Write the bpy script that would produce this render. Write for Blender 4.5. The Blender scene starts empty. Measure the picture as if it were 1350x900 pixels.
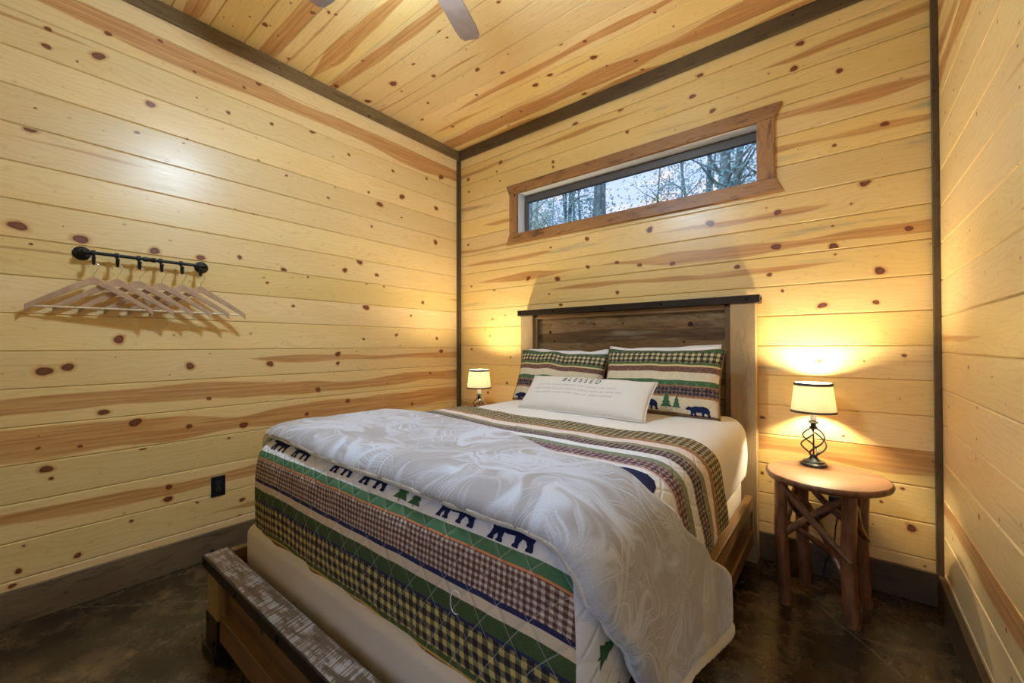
import bpy, bmesh, math, random
from math import sin, cos, pi, radians, sqrt, floor, exp
from mathutils import Vector, Matrix, noise, Euler
from mathutils.bvhtree import BVHTree
from mathutils.geometry import delaunay_2d_cdt

random.seed(7)
C = bpy.context.scene.collection
XL, XR, YB, YF, H = -2.963, 0.378, 2.8595, -0.96, 3.19
BS = 0.175                                   # board reveal

# ------------------------------------------------------------------ helpers: objects
def link(name, me, parent=None):
    o = bpy.data.objects.new(name, me); C.objects.link(o)
    if parent: o.parent = parent
    return o

def obj(name, bm, mats, parent=None, smooth=True, bevel=0.0, angle=35, seg=2, sub=0):
    bmesh.ops.recalc_face_normals(bm, faces=bm.faces)
    me = bpy.data.meshes.new(name); bm.to_mesh(me); bm.free()
    for m in (mats if isinstance(mats, (list, tuple)) else [mats]): me.materials.append(m)
    o = link(name, me, parent)
    if smooth:
        me.polygons.foreach_set('use_smooth', [True] * len(me.polygons))
        me.set_sharp_from_angle(angle=radians(angle))
    if bevel:
        b = o.modifiers.new('bevel', 'BEVEL'); b.width = bevel; b.segments = seg; b.limit_method = 'ANGLE'; b.angle_limit = radians(40)
        b.harden_normals = False
    if sub:
        s = o.modifiers.new('sub', 'SUBSURF'); s.levels = sub; s.render_levels = sub
    return o

def thing(name, label, cat, loc=(0, 0, 0), rz=0, group=None):
    o = bpy.data.objects.new(name, None); C.objects.link(o)
    o.location = loc; o.rotation_euler = (0, 0, rz); o.empty_display_size = .05
    return tag(o, label, cat, group)

def tag(o, label, cat, group=None):
    o['label'] = label; o['category'] = cat
    if group: o['group'] = group
    return o

def struct(o, label=None, cat=None):
    o['kind'] = 'structure'
    if label: o['label'] = label
    if cat: o['category'] = cat
    return o

def dup(root, loc, rz, label, group=None):
    r = root.copy(); C.objects.link(r); r.location = loc; r.rotation_euler = (0, 0, rz); r['label'] = label
    if group: r['group'] = group
    for ch in list(root.children):
        c = ch.copy(); C.objects.link(c); c.parent = r
        for g in list(ch.children):
            d = g.copy(); C.objects.link(d); d.parent = c
    return r

# ------------------------------------------------------------------ helpers: shapes
def box(bm, x0, x1, y0, y1, z0, z1, mi=0):
    v = [bm.verts.new((x, y, z)) for z in (z0, z1) for y in (y0, y1) for x in (x0, x1)]
    fs = []
    for q in ((0, 2, 3, 1), (4, 5, 7, 6), (0, 1, 5, 4), (2, 6, 7, 3), (0, 4, 6, 2), (1, 3, 7, 5)):
        f = bm.faces.new([v[i] for i in q]); f.material_index = mi; fs.append(f)
    return fs

def prism(bm, pts, f3, d, mi=0):
    """polygon pts (2d) mapped by f3 to 3d, extruded by vector d"""
    a = [bm.verts.new(f3(*p)) for p in pts]; b = [bm.verts.new(v.co + Vector(d)) for v in a]
    n = len(pts)
    bm.faces.new(a).material_index = mi; bm.faces.new(b[::-1]).material_index = mi
    for i in range(n):
        bm.faces.new((a[i], a[(i + 1) % n], b[(i + 1) % n], b[i])).material_index = mi

def tube(bm, pts, rad, n=10, mi=0, cap=True, closed=False):
    pts = [Vector(p) for p in pts]; m = len(pts)
    rads = rad if isinstance(rad, (list, tuple)) else [rad] * m
    rings = []; up = None
    for i, p in enumerate(pts):
        a = pts[i - 1] if (i > 0 or closed) else p
        b = pts[(i + 1) % m] if (i < m - 1 or closed) else p
        t = (b - a).normalized()
        if up is None:
            up = t.cross(Vector((0, 0, 1)) if abs(t.z) < .9 else Vector((1, 0, 0))).normalized()
        up = (up - t * up.dot(t)).normalized(); s = t.cross(up)
        rings.append([bm.verts.new(p + (up * cos(2 * pi * k / n) + s * sin(2 * pi * k / n)) * rads[i]) for k in range(n)])
    for i in range(m if closed else m - 1):
        A, B = rings[i], rings[(i + 1) % m]
        for k in range(n):
            bm.faces.new((A[k], A[(k + 1) % n], B[(k + 1) % n], B[k])).material_index = mi
    if cap and not closed:
        bm.faces.new(rings[0][::-1]).material_index = mi; bm.faces.new(rings[-1]).material_index = mi

def lathe(bm, prof, n=32, c=(0, 0, 0), mi=0, cap0=True, cap1=True):
    rings = []
    for r, z in prof:
        rings.append([bm.verts.new((c[0] + r * cos(2 * pi * k / n), c[1] + r * sin(2 * pi * k / n), c[2] + z)) for k in range(n)])
    for A, B in zip(rings, rings[1:]):
        for k in range(n):
            bm.faces.new((A[k], A[(k + 1) % n], B[(k + 1) % n], B[k])).material_index = mi
    if cap0: bm.faces.new(rings[0][::-1]).material_index = mi
    if cap1: bm.faces.new(rings[-1]).material_index = mi

def ball(bm, c, r, sc=(1, 1, 1), u=10, v=8, mi=0):
    ret = bmesh.ops.create_uvsphere(bm, u_segments=u, v_segments=v, radius=r)
    for w in ret['verts']:
        w.co = Vector((w.co.x * sc[0], w.co.y * sc[1], w.co.z * sc[2])) + Vector(c)
        for f in w.link_faces: f.material_index = mi

# ------------------------------------------------------------------ helpers: nodes
class N:
    def __init__(s, name, rough=.5, spec=.5, metal=0.0):
        s.m = bpy.data.materials.new(name); s.m.use_nodes = True
        s.t = s.m.node_tree; s.b = s.t.nodes['Principled BSDF']
        s.set('Roughness', rough); s.set('Specular IOR Level', spec); s.set('Metallic', metal)
    def set(s, k, v):
        if hasattr(v, 'is_output'): s.t.links.new(v, s.b.inputs[k])
        elif isinstance(v, tuple): s.b.inputs[k].default_value = (*v[:3], 1)
        else: s.b.inputs[k].default_value = v
    def put(s, sock, v):
        if hasattr(v, 'is_output'): s.t.links.new(v, sock)
        elif isinstance(v, tuple) and sock.type == 'RGBA': sock.default_value = (*v[:3], 1)
        else: sock.default_value = v
    def node(s, typ, **kw):
        n = s.t.nodes.new(typ)
        for k, v in kw.items(): setattr(n, k, v)
        return n
    def ma(s, op, a, b=0.0, c=0.0, clamp=False):
        n = s.node('ShaderNodeMath', operation=op, use_clamp=clamp)
        for i, v in enumerate((a, b, c)): s.put(n.inputs[i], v)
        return n.outputs[0]
    def mix(s, f, a, b, mode='MIX'):
        n = s.node('ShaderNodeMix', data_type='RGBA', blend_type=mode); n.clamp_factor = True
        s.put(n.inputs[0], f); s.put(n.inputs[6], a); s.put(n.inputs[7], b)
        return n.outputs[2]
    def sm(s, v, a, b, lo=0.0, hi=1.0):
        n = s.node('ShaderNodeMapRange', interpolation_type='SMOOTHSTEP')
        for i, w in enumerate((v, a, b, lo, hi)): s.put(n.inputs[i], w)
        return n.outputs[0]
    def xyz(s, x, y, z=0.0):
        n = s.node('ShaderNodeCombineXYZ')
        for i, w in enumerate((x, y, z)): s.put(n.inputs[i], w)
        return n.outputs[0]
    def sep(s, v):
        n = s.node('ShaderNodeSeparateXYZ'); s.t.links.new(v, n.inputs[0]); return n.outputs
    def noise(s, vec, scale=5, detail=2, rough=.5, dist=0.0):
        n = s.node('ShaderNodeTexNoise'); s.t.links.new(vec, n.inputs['Vector'])
        for k, v in (('Scale', scale), ('Detail', detail), ('Roughness', rough), ('Distortion', dist)): s.put(n.inputs[k], v)
        return n.outputs['Fac']
    def voro(s, vec, scale):
        n = s.node('ShaderNodeTexVoronoi', voronoi_dimensions='2D'); s.t.links.new(vec, n.inputs['Vector']); n.inputs['Scale'].default_value = scale
        return n
    def ramp(s, f, stops, interp='LINEAR'):
        n = s.node('ShaderNodeValToRGB'); r = n.color_ramp; r.interpolation = interp
        while len(r.elements) < len(stops): r.elements.new(1.0)
        for e, (p, c) in zip(r.elements, stops):
            e.position = p; e.color = (*c[:3], 1) if isinstance(c, tuple) else (c, c, c, 1)
        s.t.links.new(f, n.inputs[0]); return n.outputs[0]
    def uv(s, name):
        return s.node('ShaderNodeUVMap', uv_map=name).outputs[0]
    def objc(s): return s.node('ShaderNodeTexCoord').outputs['Object']
    def bump(s, h, strength=.3, dist=.01):
        n = s.node('ShaderNodeBump'); n.inputs['Strength'].default_value = strength; n.inputs['Distance'].default_value = dist
        s.t.links.new(h, n.inputs['Height']); s.t.links.new(n.outputs[0], s.b.inputs['Normal'])

def plain(name, col, rough=.5, spec=.5, metal=0.0, nz=0.0, nscale=30, bump=0.0):
    m = N(name, rough, spec, metal)
    v = m.noise(m.objc(), nscale, 3)
    f = m.sm(v, .3, .7)
    d = tuple(c * (1 - nz) for c in col)
    m.set('Base Color', m.mix(f, d, col))
    if bump: m.bump(v, bump, .004)
    return m.m

def pine(name, sap, sap2, heart, knot, rough=.35, spec=.5, pin=1.0, blue=0.0, grain=.25, bump=.15, coat=0.0, mottle=0.0):
    """board wood: 'board' uv = metres along / across the board, 'info' uv = random number, heartwood share"""
    m = N(name, rough, spec)
    b = m.sep(m.uv('board')); i = m.sep(m.uv('info'))
    L, w, r, st = b[0], b[1], i[0], i[1]
    L2 = m.ma('MULTIPLY_ADD', r, 37.0, L); w2 = m.ma('MULTIPLY_ADD', r, 11.0, w)
    base = m.mix(m.sm(m.noise(m.xyz(m.ma('MULTIPLY', L2, .9), m.ma('MULTIPLY', w2, 3.0)), 1.6, 3), .3, .72), sap, sap2)
    warp = m.noise(m.xyz(m.ma('MULTIPLY', L2, 1.6), m.ma('MULTIPLY', w2, 5.0), r), 1.2, 3, .55)
    # cathedral grain
    g = m.ma('MULTIPLY_ADD', warp, 9.0, m.ma('MULTIPLY', w2, 42.0))
    gr = m.ma('FRACT', g)
    gr = m.sm(gr, .55, .98)
    fine = m.noise(m.xyz(m.ma('MULTIPLY', L2, 5.0), m.ma('MULTIPLY', w2, 160.0)), 1.0, 2)
    base = m.mix(m.ma('MULTIPLY', gr, grain), base, m.mix(.45, sap, heart))
    base = m.mix(m.sm(fine, .5, .85, 0, grain * .7), base, m.mix(.6, sap, heart))
    # heartwood streak
    cen = m.ma('MULTIPLY_ADD', m.ma('FRACT', m.ma('MULTIPLY', r, 7.31)), .09, .045)
    wander = m.noise(m.xyz(m.ma('MULTIPLY', L2, .8), r, 0.0), 1.0, 2)
    cen = m.ma('ADD', cen, m.ma('MULTIPLY', m.ma('SUBTRACT', wander, .5), .12))
    wid = m.ma('MULTIPLY', st, m.ma('MULTIPLY_ADD', m.noise(m.xyz(m.ma('MULTIPLY', L2, 1.3), m.ma('MULTIPLY', r, 3.0), 4.0), 1.0, 1), .13, -.018))
    run = m.sm(m.noise(m.xyz(m.ma('MULTIPLY', L2, .55), m.ma('MULTIPLY', r, 9.0), 7.0), 1.0, 1), .36, .56, -.045, 0.0)
    wid = m.ma('ADD', wid, m.ma('MULTIPLY', run, m.ma('SUBTRACT', 1.6, st)))
    dd = m.ma('SUBTRACT', wid, m.ma('ABSOLUTE', m.ma('SUBTRACT', w, cen)))
    dd = m.ma('ADD', dd, m.ma('MULTIPLY', m.ma('SUBTRACT', warp, .5), .02))
    hm = m.ma('MULTIPLY', m.sm(dd, -.005, .007), m.sm(fine, .1, .6, .65, 1.0))
    hm = m.ma('MULTIPLY', hm, m.sm(st, 0.02, .15))
    hs = m.noise(m.xyz(m.ma('MULTIPLY', L2, 1.8), m.ma('MULTIPLY', w2, 70.0), 2.0), 1.0, 3, .6)
    hc = m.mix(m.sm(hs, .35, .7), m.mix(.30, heart, knot), m.mix(.30, heart, sap))
    base = m.mix(m.ma('MULTIPLY', hm, .88), base, hc)
    if blue:
        bz = m.noise(m.xyz(m.ma('MULTIPLY', L2, .9), m.ma('MULTIPLY', w2, 9.0), 3.0), 1.4, 4, .6)
        base = m.mix(m.sm(bz, .58, .75, 0, blue), base, (.28, .25, .18))
    if mottle:
        mz = m.noise(m.xyz(m.ma('MULTIPLY', L2, 5.0), m.ma('MULTIPLY', w2, 22.0), 9.0), 1.3, 5, .65)
        base = m.mix(m.sm(mz, .50, .68, 0, mottle), base, m.mix(.35, knot, heart))
    # pin knots and flecks
    if pin:
        vc = m.xyz(L2, m.ma('MULTIPLY', w2, 1.2), 0.0)
        for sc, r0 in ((5.2, .034), (9.0, .036)):
            v = m.voro(vc, sc); cr = m.sep(v.outputs['Color'])
            rad = m.ma('MULTIPLY', m.ma('POWER', cr[0], 9.0), r0 * pin)
            d = m.ma('SUBTRACT', rad, v.outputs['Distance'])
            base = m.mix(m.sm(d, -.07, .01, 0, .35), base, heart) if sc < 6 else base
            base = m.mix(m.sm(d, -.006, .012), base, knot)
    # painted-on knots keep their own faces: 'knot' colour attribute, 1 in the core and 0 at the halo's rim
    ka = m.node('ShaderNodeAttribute', attribute_name='knot').outputs['Fac']
    kn = m.ma('ADD', ka, m.ma('MULTIPLY', m.ma('SUBTRACT', m.noise(m.xyz(m.ma('MULTIPLY', L, 60.0), m.ma('MULTIPLY', w, 60.0)), 1.0, 2), .5), .28))
    base = m.mix(m.sm(kn, .02, .55, 0, .75), base, heart)
    base = m.mix(m.sm(kn, .50, .62), base, knot)
    base = m.mix(m.sm(kn, .85, 1.05, 0, .5), base, m.mix(.35, knot, heart))
    tone = m.ma('MULTIPLY_ADD', m.ma('FRACT', m.ma('MULTIPLY', r, 13.7)), .16, .90)
    base = m.mix(1.0, base, m.xyz(tone, tone, m.ma('MULTIPLY_ADD', m.ma('FRACT', m.ma('MULTIPLY', r, 5.3)), .22, m.ma('SUBTRACT', tone, .11))), 'MULTIPLY')
    m.set('Base Color', base)
    m.set('Roughness', m.sm(fine, .2, .8, rough - .05, rough + .07))
    if coat:
        m.set('Coat Weight', coat); m.set('Coat Roughness', .12)
    if bump: m.bump(fine, bump, .0008)
    return m.m

# boards: f3(L, w, d) maps metres along, across and out of the surface to the room
def boards(name, f3, L0, L1, w0, w1, start, step, streaks, mat, knots, hole=None, flip=1, joints=None, gr=.0052):
    bm = bmesh.new(); ub = bm.loops.layers.uv.new('board'); ui = bm.loops.layers.uv.new('info'); kc = bm.verts.layers.float.new('knot')
    rnd = random.Random(name)
    k0 = int(floor((w0 - start) / step)); k = k0; info = {}
    def quad(P, inf):
        f = bm.faces.new([bm.verts.new(f3(*p[:3])) for p in P]); f.material_index = 0
        for lp, p in zip(f.loops, P):
            lp[ub].uv = (p[0], p[3] if len(p) > 3 else p[1]); lp[ui].uv = inf
    while start + k * step < w1 - 1e-4:
        a = max(w0, start + k * step); b = min(w1, start + (k + 1) * step)
        inf = (rnd.random(), streaks.get(k, 0.0) if streaks else 0.0); info[k] = inf
        off = start + k * step
        spans = [(L0, L1)]
        zs = [(a, b)]
        if hole and a < hole[3] and b > hole[2]:
            pieces = []
            pieces += [(L0, hole[0], a, b), (hole[1], L1, a, b)]
            if a < hole[2]: pieces.append((hole[0], hole[1], a, hole[2]))
            if b > hole[3]: pieces.append((hole[0], hole[1], hole[3], b))
        else:
            pieces = [(L0, L1, a, b)]
        for l0, l1, p, q in pieces:
            n = max(1, int((l1 - l0) / .25))
            for j in range(n):
                x0 = l0 + (l1 - l0) * j / n; x1 = l0 + (l1 - l0) * (j + 1) / n
                g0 = gr if abs(p - off) < 1e-6 else 0; g1 = gr if abs(q - off - step) < 1e-6 else 0
                rows = []
                sl, dp = .0008, .008
                if g0: rows += [(p, p + sl, -dp, -dp), (p + sl, p + sl, -dp, -gr), (p + sl, p + g0, -gr, 0)]
                rows.append((p + g0, q - g1, 0, 0))
                if g1: rows += [(q - g1, q - sl, 0, -gr), (q - sl, q - sl, -gr, -dp), (q - sl, q, -dp, -dp)]
                for r0, r1, d0, d1 in rows:
                    quad([(x0, r0, d0, r0 - off), (x1, r0, d0, r0 - off), (x1, r1, d1, r1 - off), (x0, r1, d1, r1 - off)], inf)
        k += 1
    # knots: tiny flat rosettes on the board face
    for t in knots.split():
        L, w, r = map(float, t.split(','))
        kk = int(floor((w - start) / step)); off = start + kk * step
        if kk not in info: continue
        r *= .68
        asp = rnd.uniform(1.0, 1.5); tilt = rnd.uniform(-.35, .35); ph = rnd.random() * 6
        lo, hi = off + gr + .001, off + step - gr - .001
        def pt(rr, th, d):
            wob = 1 + .10 * sin(2 * th + ph) + .06 * sin(3 * th + 2 * ph)
            x = rr * asp * wob * cos(th); y = rr * wob * sin(th)
            x, y = x * cos(tilt) - y * sin(tilt), x * sin(tilt) + y * cos(tilt)
            yy = min(max(w + y, lo), hi)
            return (L + x, yy, d, yy - off)
        rings = [(0.0, 1.0), (.55 * r, .92), (.95 * r, .62), (1.05 * r, .45), (1.9 * r, 0.0)]
        M = 18; prev = None
        for rr, val in rings:
            P = [pt(rr, 2 * pi * q / M, .0006 if val > .01 else .0003) for q in range(M)] if rr else [pt(0, 0, .0006)]
            vs = []
            for p in P:
                v = bm.verts.new(f3(*p[:3])); v[kc] = val; vs.append((v, p))
            if prev:
                for q in range(M):
                    if len(prev) == 1: F = [prev[0], vs[q], vs[(q + 1) % M]]
                    else: F = [prev[q], vs[q], vs[(q + 1) % M], prev[(q + 1) % M]]
                    if len(prev) > 1 and (F[0][0].co - F[1][0].co).length < 1e-5 and (F[2][0].co - F[3][0].co).length < 1e-5: continue
                    f = bm.faces.new([u[0] for u in F]); 
                    for lp, u in zip(f.loops, F): lp[ub].uv = (u[1][0], u[1][3]); lp[ui].uv = info[kk]
            prev = vs
    nrm = Vector(f3(0, 0, 1)) - Vector(f3(0, 0, 0))
    for f in bm.faces:
        f.normal_update()
        if f.normal.dot(nrm) < -1e-4: f.normal_flip()
    me = bpy.data.meshes.new(name); bm.to_mesh(me); bm.free(); me.materials.append(mat)
    o = link(name, me)
    return o

def plank(bm, x0, x1, y0, y1, z0, z1, axis, rnd, streak=.0, mi=0):
    """box whose faces carry board uvs running along axis 0/1/2"""
    ub = bm.loops.layers.uv.get('board') or bm.loops.layers.uv.new('board'); ui = bm.loops.layers.uv.get('info') or bm.loops.layers.uv.new('info')
    fs = box(bm, x0, x1, y0, y1, z0, z1, mi); r = rnd.random()
    lo = (x0, y0, z0)
    for f in fs:
        f.normal_update(); n = f.normal
        oth = [a for a in range(3) if a != axis]
        a = max(oth, key=lambda q: 1 - abs(n[q]))
        for lp in f.loops:
            c = lp.vert.co
            if abs(n[axis]) > .5: lp[ub].uv = (c[oth[0]] - lo[oth[0]], c[oth[1]] - lo[oth[1]])
            else: lp[ub].uv = (c[axis], c[a] - lo[a])
            lp[ui].uv = (r, streak)
    return fs

def board_uv(bm, axis, r=.5, streak=0.0, across=None):
    ub = bm.loops.layers.uv.get('board') or bm.loops.layers.uv.new('board'); ui = bm.loops.layers.uv.get('info') or bm.loops.layers.uv.new('info')
    for f in bm.faces:
        f.normal_update(); n = f.normal
        oth = [a for a in range(3) if a != axis]; a = across if across is not None else min(oth, key=lambda q: abs(n[q]))
        for lp in f.loops:
            c = lp.vert.co; lp[ub].uv = (c[axis], c[a]); lp[ui].uv = (r, streak)
# ------------------------------------------------------------------ materials
SAP, SAP2, HEART, KNOT = (.83, .60, .25), (.79, .55, .195), (.56, .225, .05), (.15, .038, .015)
M = {}
M['pine'] = pine('knotty_pine_boards', (.84, .64, .315), (.80, .585, .255), HEART, KNOT, .33, .70, 1.0, grain=.38)
M['pine_blue_warmlit'] = pine('knotty_pine_blue_stained_warmlit', SAP, SAP2, HEART, KNOT, .33, .70, 1.0, blue=.6, grain=.38)  # same wood as the side walls; back wall's warmer light put into the sap
M['trim'] = pine('walnut_stained_trim', (.115, .075, .034), (.075, .046, .02), (.06, .03, .015), (.02, .012, .008), .5, .35, 2.2, grain=.5, mottle=.6)
M['trim_left'] = pine('olive_brown_stained_trim', (.22, .145, .065), (.15, .095, .042), (.06, .035, .015), (.02, .012, .008), .5, .35, 2.2, blue=.2, grain=.6, mottle=.4)
M['base'] = pine('weathered_brown_baseboard', (.22, .155, .10), (.13, .085, .05), (.07, .045, .03), (.03, .02, .014), .5, .35, 2.2, blue=.3, grain=.6, mottle=.55)
M['casing'] = pine('brown_stained_casing', (.40, .20, .078), (.28, .13, .05), (.13, .06, .025), (.05, .02, .012), .42, .4, 2.6, grain=.6, mottle=.75)
M['bed_post'] = pine('tan_bed_post_wood', (.42, .30, .15), (.34, .24, .12), (.22, .13, .06), (.07, .04, .02), .45, .4, .7, blue=.5, grain=.6, mottle=.3)
M['bed_panel'] = pine('smoky_brown_bed_panel', (.165, .088, .034), (.25, .17, .095), (.075, .034, .012), (.018, .012, .01), .42, .4, 1.2, blue=.6, grain=.6, mottle=.6)
M['bed_rail'] = pine('honey_brown_bed_rail', (.21, .115, .042), (.15, .08, .03), (.10, .05, .02), (.03, .018, .01), .4, .45, .8, grain=.6)
M['table_top'] = pine('reddish_table_top_wood', (.40, .225, .11), (.33, .17, .075), (.24, .105, .04), (.10, .04, .02), .5, .4, .5, grain=.5)

def log_mat():
    m = N('peeled_log_wood', .42, .45); o = m.objc(); s = m.sep(o)
    n = m.noise(m.xyz(m.ma('MULTIPLY', s[0], 22.0), m.ma('MULTIPLY', s[1], 22.0), m.ma('MULTIPLY', s[2], 5.0)), 2.0, 4, .6)
    m.set('Base Color', m.ramp(n, [(.25, (.06, .022, .010)), (.5, (.155, .058, .022)), (.75, (.26, .11, .045))]))
    m.bump(n, .35, .006); return m.m
M['log'] = log_mat()

def saw_mat():
    m = N('rough_sawn_cap_wood', .42, .5); o = m.sep(m.objc())
    n = m.noise(m.xyz(m.ma('MULTIPLY', o[0], 3.0), m.ma('MULTIPLY', o[1], 14.0), o[2]), 3.0, 4, .6)
    saw = m.noise(m.xyz(m.ma('MULTIPLY_ADD', o[1], 30.0, m.ma('MULTIPLY', o[0], 150.0)), m.ma('MULTIPLY', o[1], 6.0), 0.0), 1.0, 2)
    col = m.ramp(n, [(.3, (.06, .036, .02)), (.55, (.13, .078, .046)), (.75, (.20, .14, .10))])
    m.set('Base Color', m.mix(m.sm(m.ma('MULTIPLY', saw, m.sm(n, .35, .6, .6, 1.1)), .46, .64, 0, .6), col, (.42, .39, .39)))  # saw marks carry the window's pale sheen in their colour
    m.set('Roughness', .38); m.bump(saw, .8, .003); return m.m
M['saw'] = saw_mat()
M['iron'] = plain('dark_bronze_strap', (.030, .020, .016), .38, .5, .55, .3, 25, .15)
M['black'] = plain('matte_black_iron', (.012, .012, .014), .42, .5, .4, .2, 40, .1)
M['bolt'] = plain('black_bolt_head', (.022, .022, .026), .25, .5, .9)
M['steel'] = plain('bright_wire', (.62, .60, .58), .25, .5, 1.0)
M['plastic'] = plain('black_plastic', (.010, .010, .013), .32, .5)
M['plastic_grey'] = plain('charcoal_plastic', (.035, .035, .042), .35, .5)
M['hanger'] = plain('pale_hanger_wood', (.58, .38, .245), .35, .5, 0, .25, 14)
M['hanger_bar'] = plain('blond_hanger_bar', (.80, .66, .46), .35, .5, 0, .1, 14)
M['white_vinyl'] = plain('white_window_jamb', (.86, .89, .95), .35, .5)
M['sash'] = plain('bronze_window_sash', (.10, .088, .09), .35, .5)
M['blade'] = plain('grey_fan_blade', (.27, .195, .165), .45, .4, 0, .25, 9)
M['fan_metal'] = plain('dark_fan_metal', (.05, .045, .043), .3, .5, .8)
M['socket'] = plain('white_lamp_socket', (.62, .63, .62), .35, .5)
M['lamp_iron'] = plain('brushed_black_lamp_iron', (.045, .047, .050), .30, .5, .75, .35, 60, .1)
M['shade_trim'] = plain('dark_shade_trim', (.07, .062, .055), .6, .3)

def shade_mat():
    m = N('linen_lamp_shade', .8, .2); t = m.t
    tr = t.nodes.new('ShaderNodeBsdfTranslucent'); tr.inputs[0].default_value = (.90, .82, .66, 1)
    df = t.nodes.new('ShaderNodeBsdfDiffuse'); df.inputs[0].default_value = (.86, .80, .68, 1)
    mx = t.nodes.new('ShaderNodeMixShader'); mx.inputs[0].default_value = .45
    t.links.new(df.outputs[0], mx.inputs[1]); t.links.new(tr.outputs[0], mx.inputs[2])
    t.links.new(mx.outputs[0], t.nodes['Material Output'].inputs[0]); return m.m
M['shade'] = shade_mat()

def emit(name, col, s):
    m = N(name); m.set('Emission Color', col); m.set('Emission Strength', s); m.set('Base Color', (.9, .9, .9)); return m.m
M['bulb'] = emit('lit_bulb', (1, .82, .52), 1250)
M['bowl'] = emit('lit_fan_light_glass', (.58, .80, 1.0), 300.0)

def glass_mat():
    m = N('window_glass'); t = m.t
    tr = t.nodes.new('ShaderNodeBsdfTransparent'); tr.inputs[0].default_value = (.90, .96, .97, 1)
    gl = t.nodes.new('ShaderNodeBsdfGlossy'); gl.inputs['Roughness'].default_value = .02
    fr = t.nodes.new('ShaderNodeFresnel'); fr.inputs[0].default_value = 1.45
    mx = t.nodes.new('ShaderNodeMixShader')
    t.links.new(fr.outputs[0], mx.inputs[0]); t.links.new(tr.outputs[0], mx.inputs[1]); t.links.new(gl.outputs[0], mx.inputs[2])
    t.links.new(mx.outputs[0], t.nodes['Material Output'].inputs[0]); return m.m
M['glass'] = glass_mat()

def floor_mat():
    m = N('stained_polished_concrete', .22, .5); o = m.objc(); s = m.sep(o)
    n1 = m.noise(o, 2.6, 6, .62, .6); n2 = m.noise(m.xyz(m.ma('MULTIPLY', s[0], 1.0), s[1], 3.0), 9.0, 6, .65, .4)
    n3 = m.noise(o, 70, 2)
    c = m.ramp(m.ma('MULTIPLY_ADD', n1, .55, m.ma('MULTIPLY', n2, .45)),
               [(.34, (.010, .0065, .0038)), (.47, (.032, .0205, .0105)), (.57, (.080, .052, .024)), (.68, (.20, .135, .062))])
    c = m.mix(m.sm(n3, .55, .8, 0, .25), c, (.12, .09, .055))
    # saw-cut control joints
    l1 = m.ma('ABSOLUTE', m.ma('SUBTRACT', m.ma('MULTIPLY_ADD', s[0], JT[0][0], s[1]), JT[0][1]))
    l2 = m.ma('ABSOLUTE', m.ma('SUBTRACT', m.ma('MULTIPLY_ADD', s[1], JT[1][0], s[0]), JT[1][1]))
    ln = m.ma('MAXIMUM', m.sm(l1, .0035, .0015), m.sm(l2, .006, .002, 0, .5))
    c = m.mix(m.ma('MULTIPLY', ln, .45), c, (.30, .24, .17))
    m.set('Base Color', c); m.set('Roughness', m.sm(n2, .3, .7, .16, .34)); m.bump(n3, .05, .001); return m.m
JT = ((-.963, 3.05), (.79, 1.885))

# ------------------------------------------------------------------ the room
KL = "0.141,2.794,0.0146 0.136,2.708,0.017 0.313,2.758,0.0259 0.348,2.895,0.0158 0.557,2.978,0.0127 0.714,2.886,0.0104 0.971,2.919,0.0113 1.054,2.986,0.0198 0.516,2.603,0.0237 0.463,2.424,0.0109 0.103,2.395,0.006 0.087,2.292,0.0237 0.885,2.72,0.0141 1.135,2.754,0.0135 1.408,2.814,0.0201 1.057,2.479,0.0116 1.229,2.438,0.0104 1.523,2.367,0.0113 0.924,2.127,0.0079 0.238,2.69,0.0063 0.725,2.738,0.006 0.664,2.444,0.0073 0.053,1.827,0.0292 0.255,1.805,0.03 0.538,1.797,0.0238 0.747,1.794,0.0225 0.95,1.83,0.0176 0.093,1.75,0.0083 1.213,1.786,0.0207 1.11,1.688,0.01 1.376,1.76,0.009 1.276,1.546,0.014 0.396,1.306,0.03 0.137,1.152,0.03 0.214,1.168,0.0248 0.699,1.154,0.0265 1.129,1.151,0.0252 1.6,1.207,0.0229 1.6,1.138,0.0172 0.791,0.956,0.0152 1.45,0.953,0.0257 0.34,0.931,0.0208 0.462,0.861,0.03 0.696,0.803,0.0176 0.975,0.769,0.0257 1.37,0.786,0.0161 0.258,0.773,0.0126 0.12,0.79,0.0095 0.895,0.7,0.0094 0.495,0.716,0.0137 0.146,0.685,0.0241 0.162,0.637,0.0097 0.605,0.477,0.0199 0.602,0.41,0.0213 0.252,0.234,0.0163 0.064,0.237,0.0151 0.046,0.178,0.0139 0.449,0.338,0.0108 0.969,0.299,0.016 0.736,0.351,0.0089 0.952,0.198,0.0159 1.778,1.932,0.0279 1.655,1.848,0.0232 1.932,1.848,0.0186 1.836,1.768,0.0121 1.999,1.762,0.0105 2.406,1.66,0.0184 1.836,1.576,0.03 2.274,1.533,0.0112 1.814,1.323,0.0121 2.123,1.361,0.0173 2.573,1.336,0.019 2.626,1.216,0.024 2.556,2.237,0.03 2.494,1.015,0.014 1.68,0.846,0.0233 2.288,0.754,0.0179 2.782,0.661,0.0124 1.687,2.747,0.0137 2.088,2.753,0.015 2.451,2.803,0.0139 1.858,2.505,0.0122 2.18,2.559,0.0285 1.96,2.435,0.0271 2.565,2.558,0.0238 2.628,2.874,0.03 1.885,2.236,0.0123 2.175,2.378,0.0088"
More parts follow.
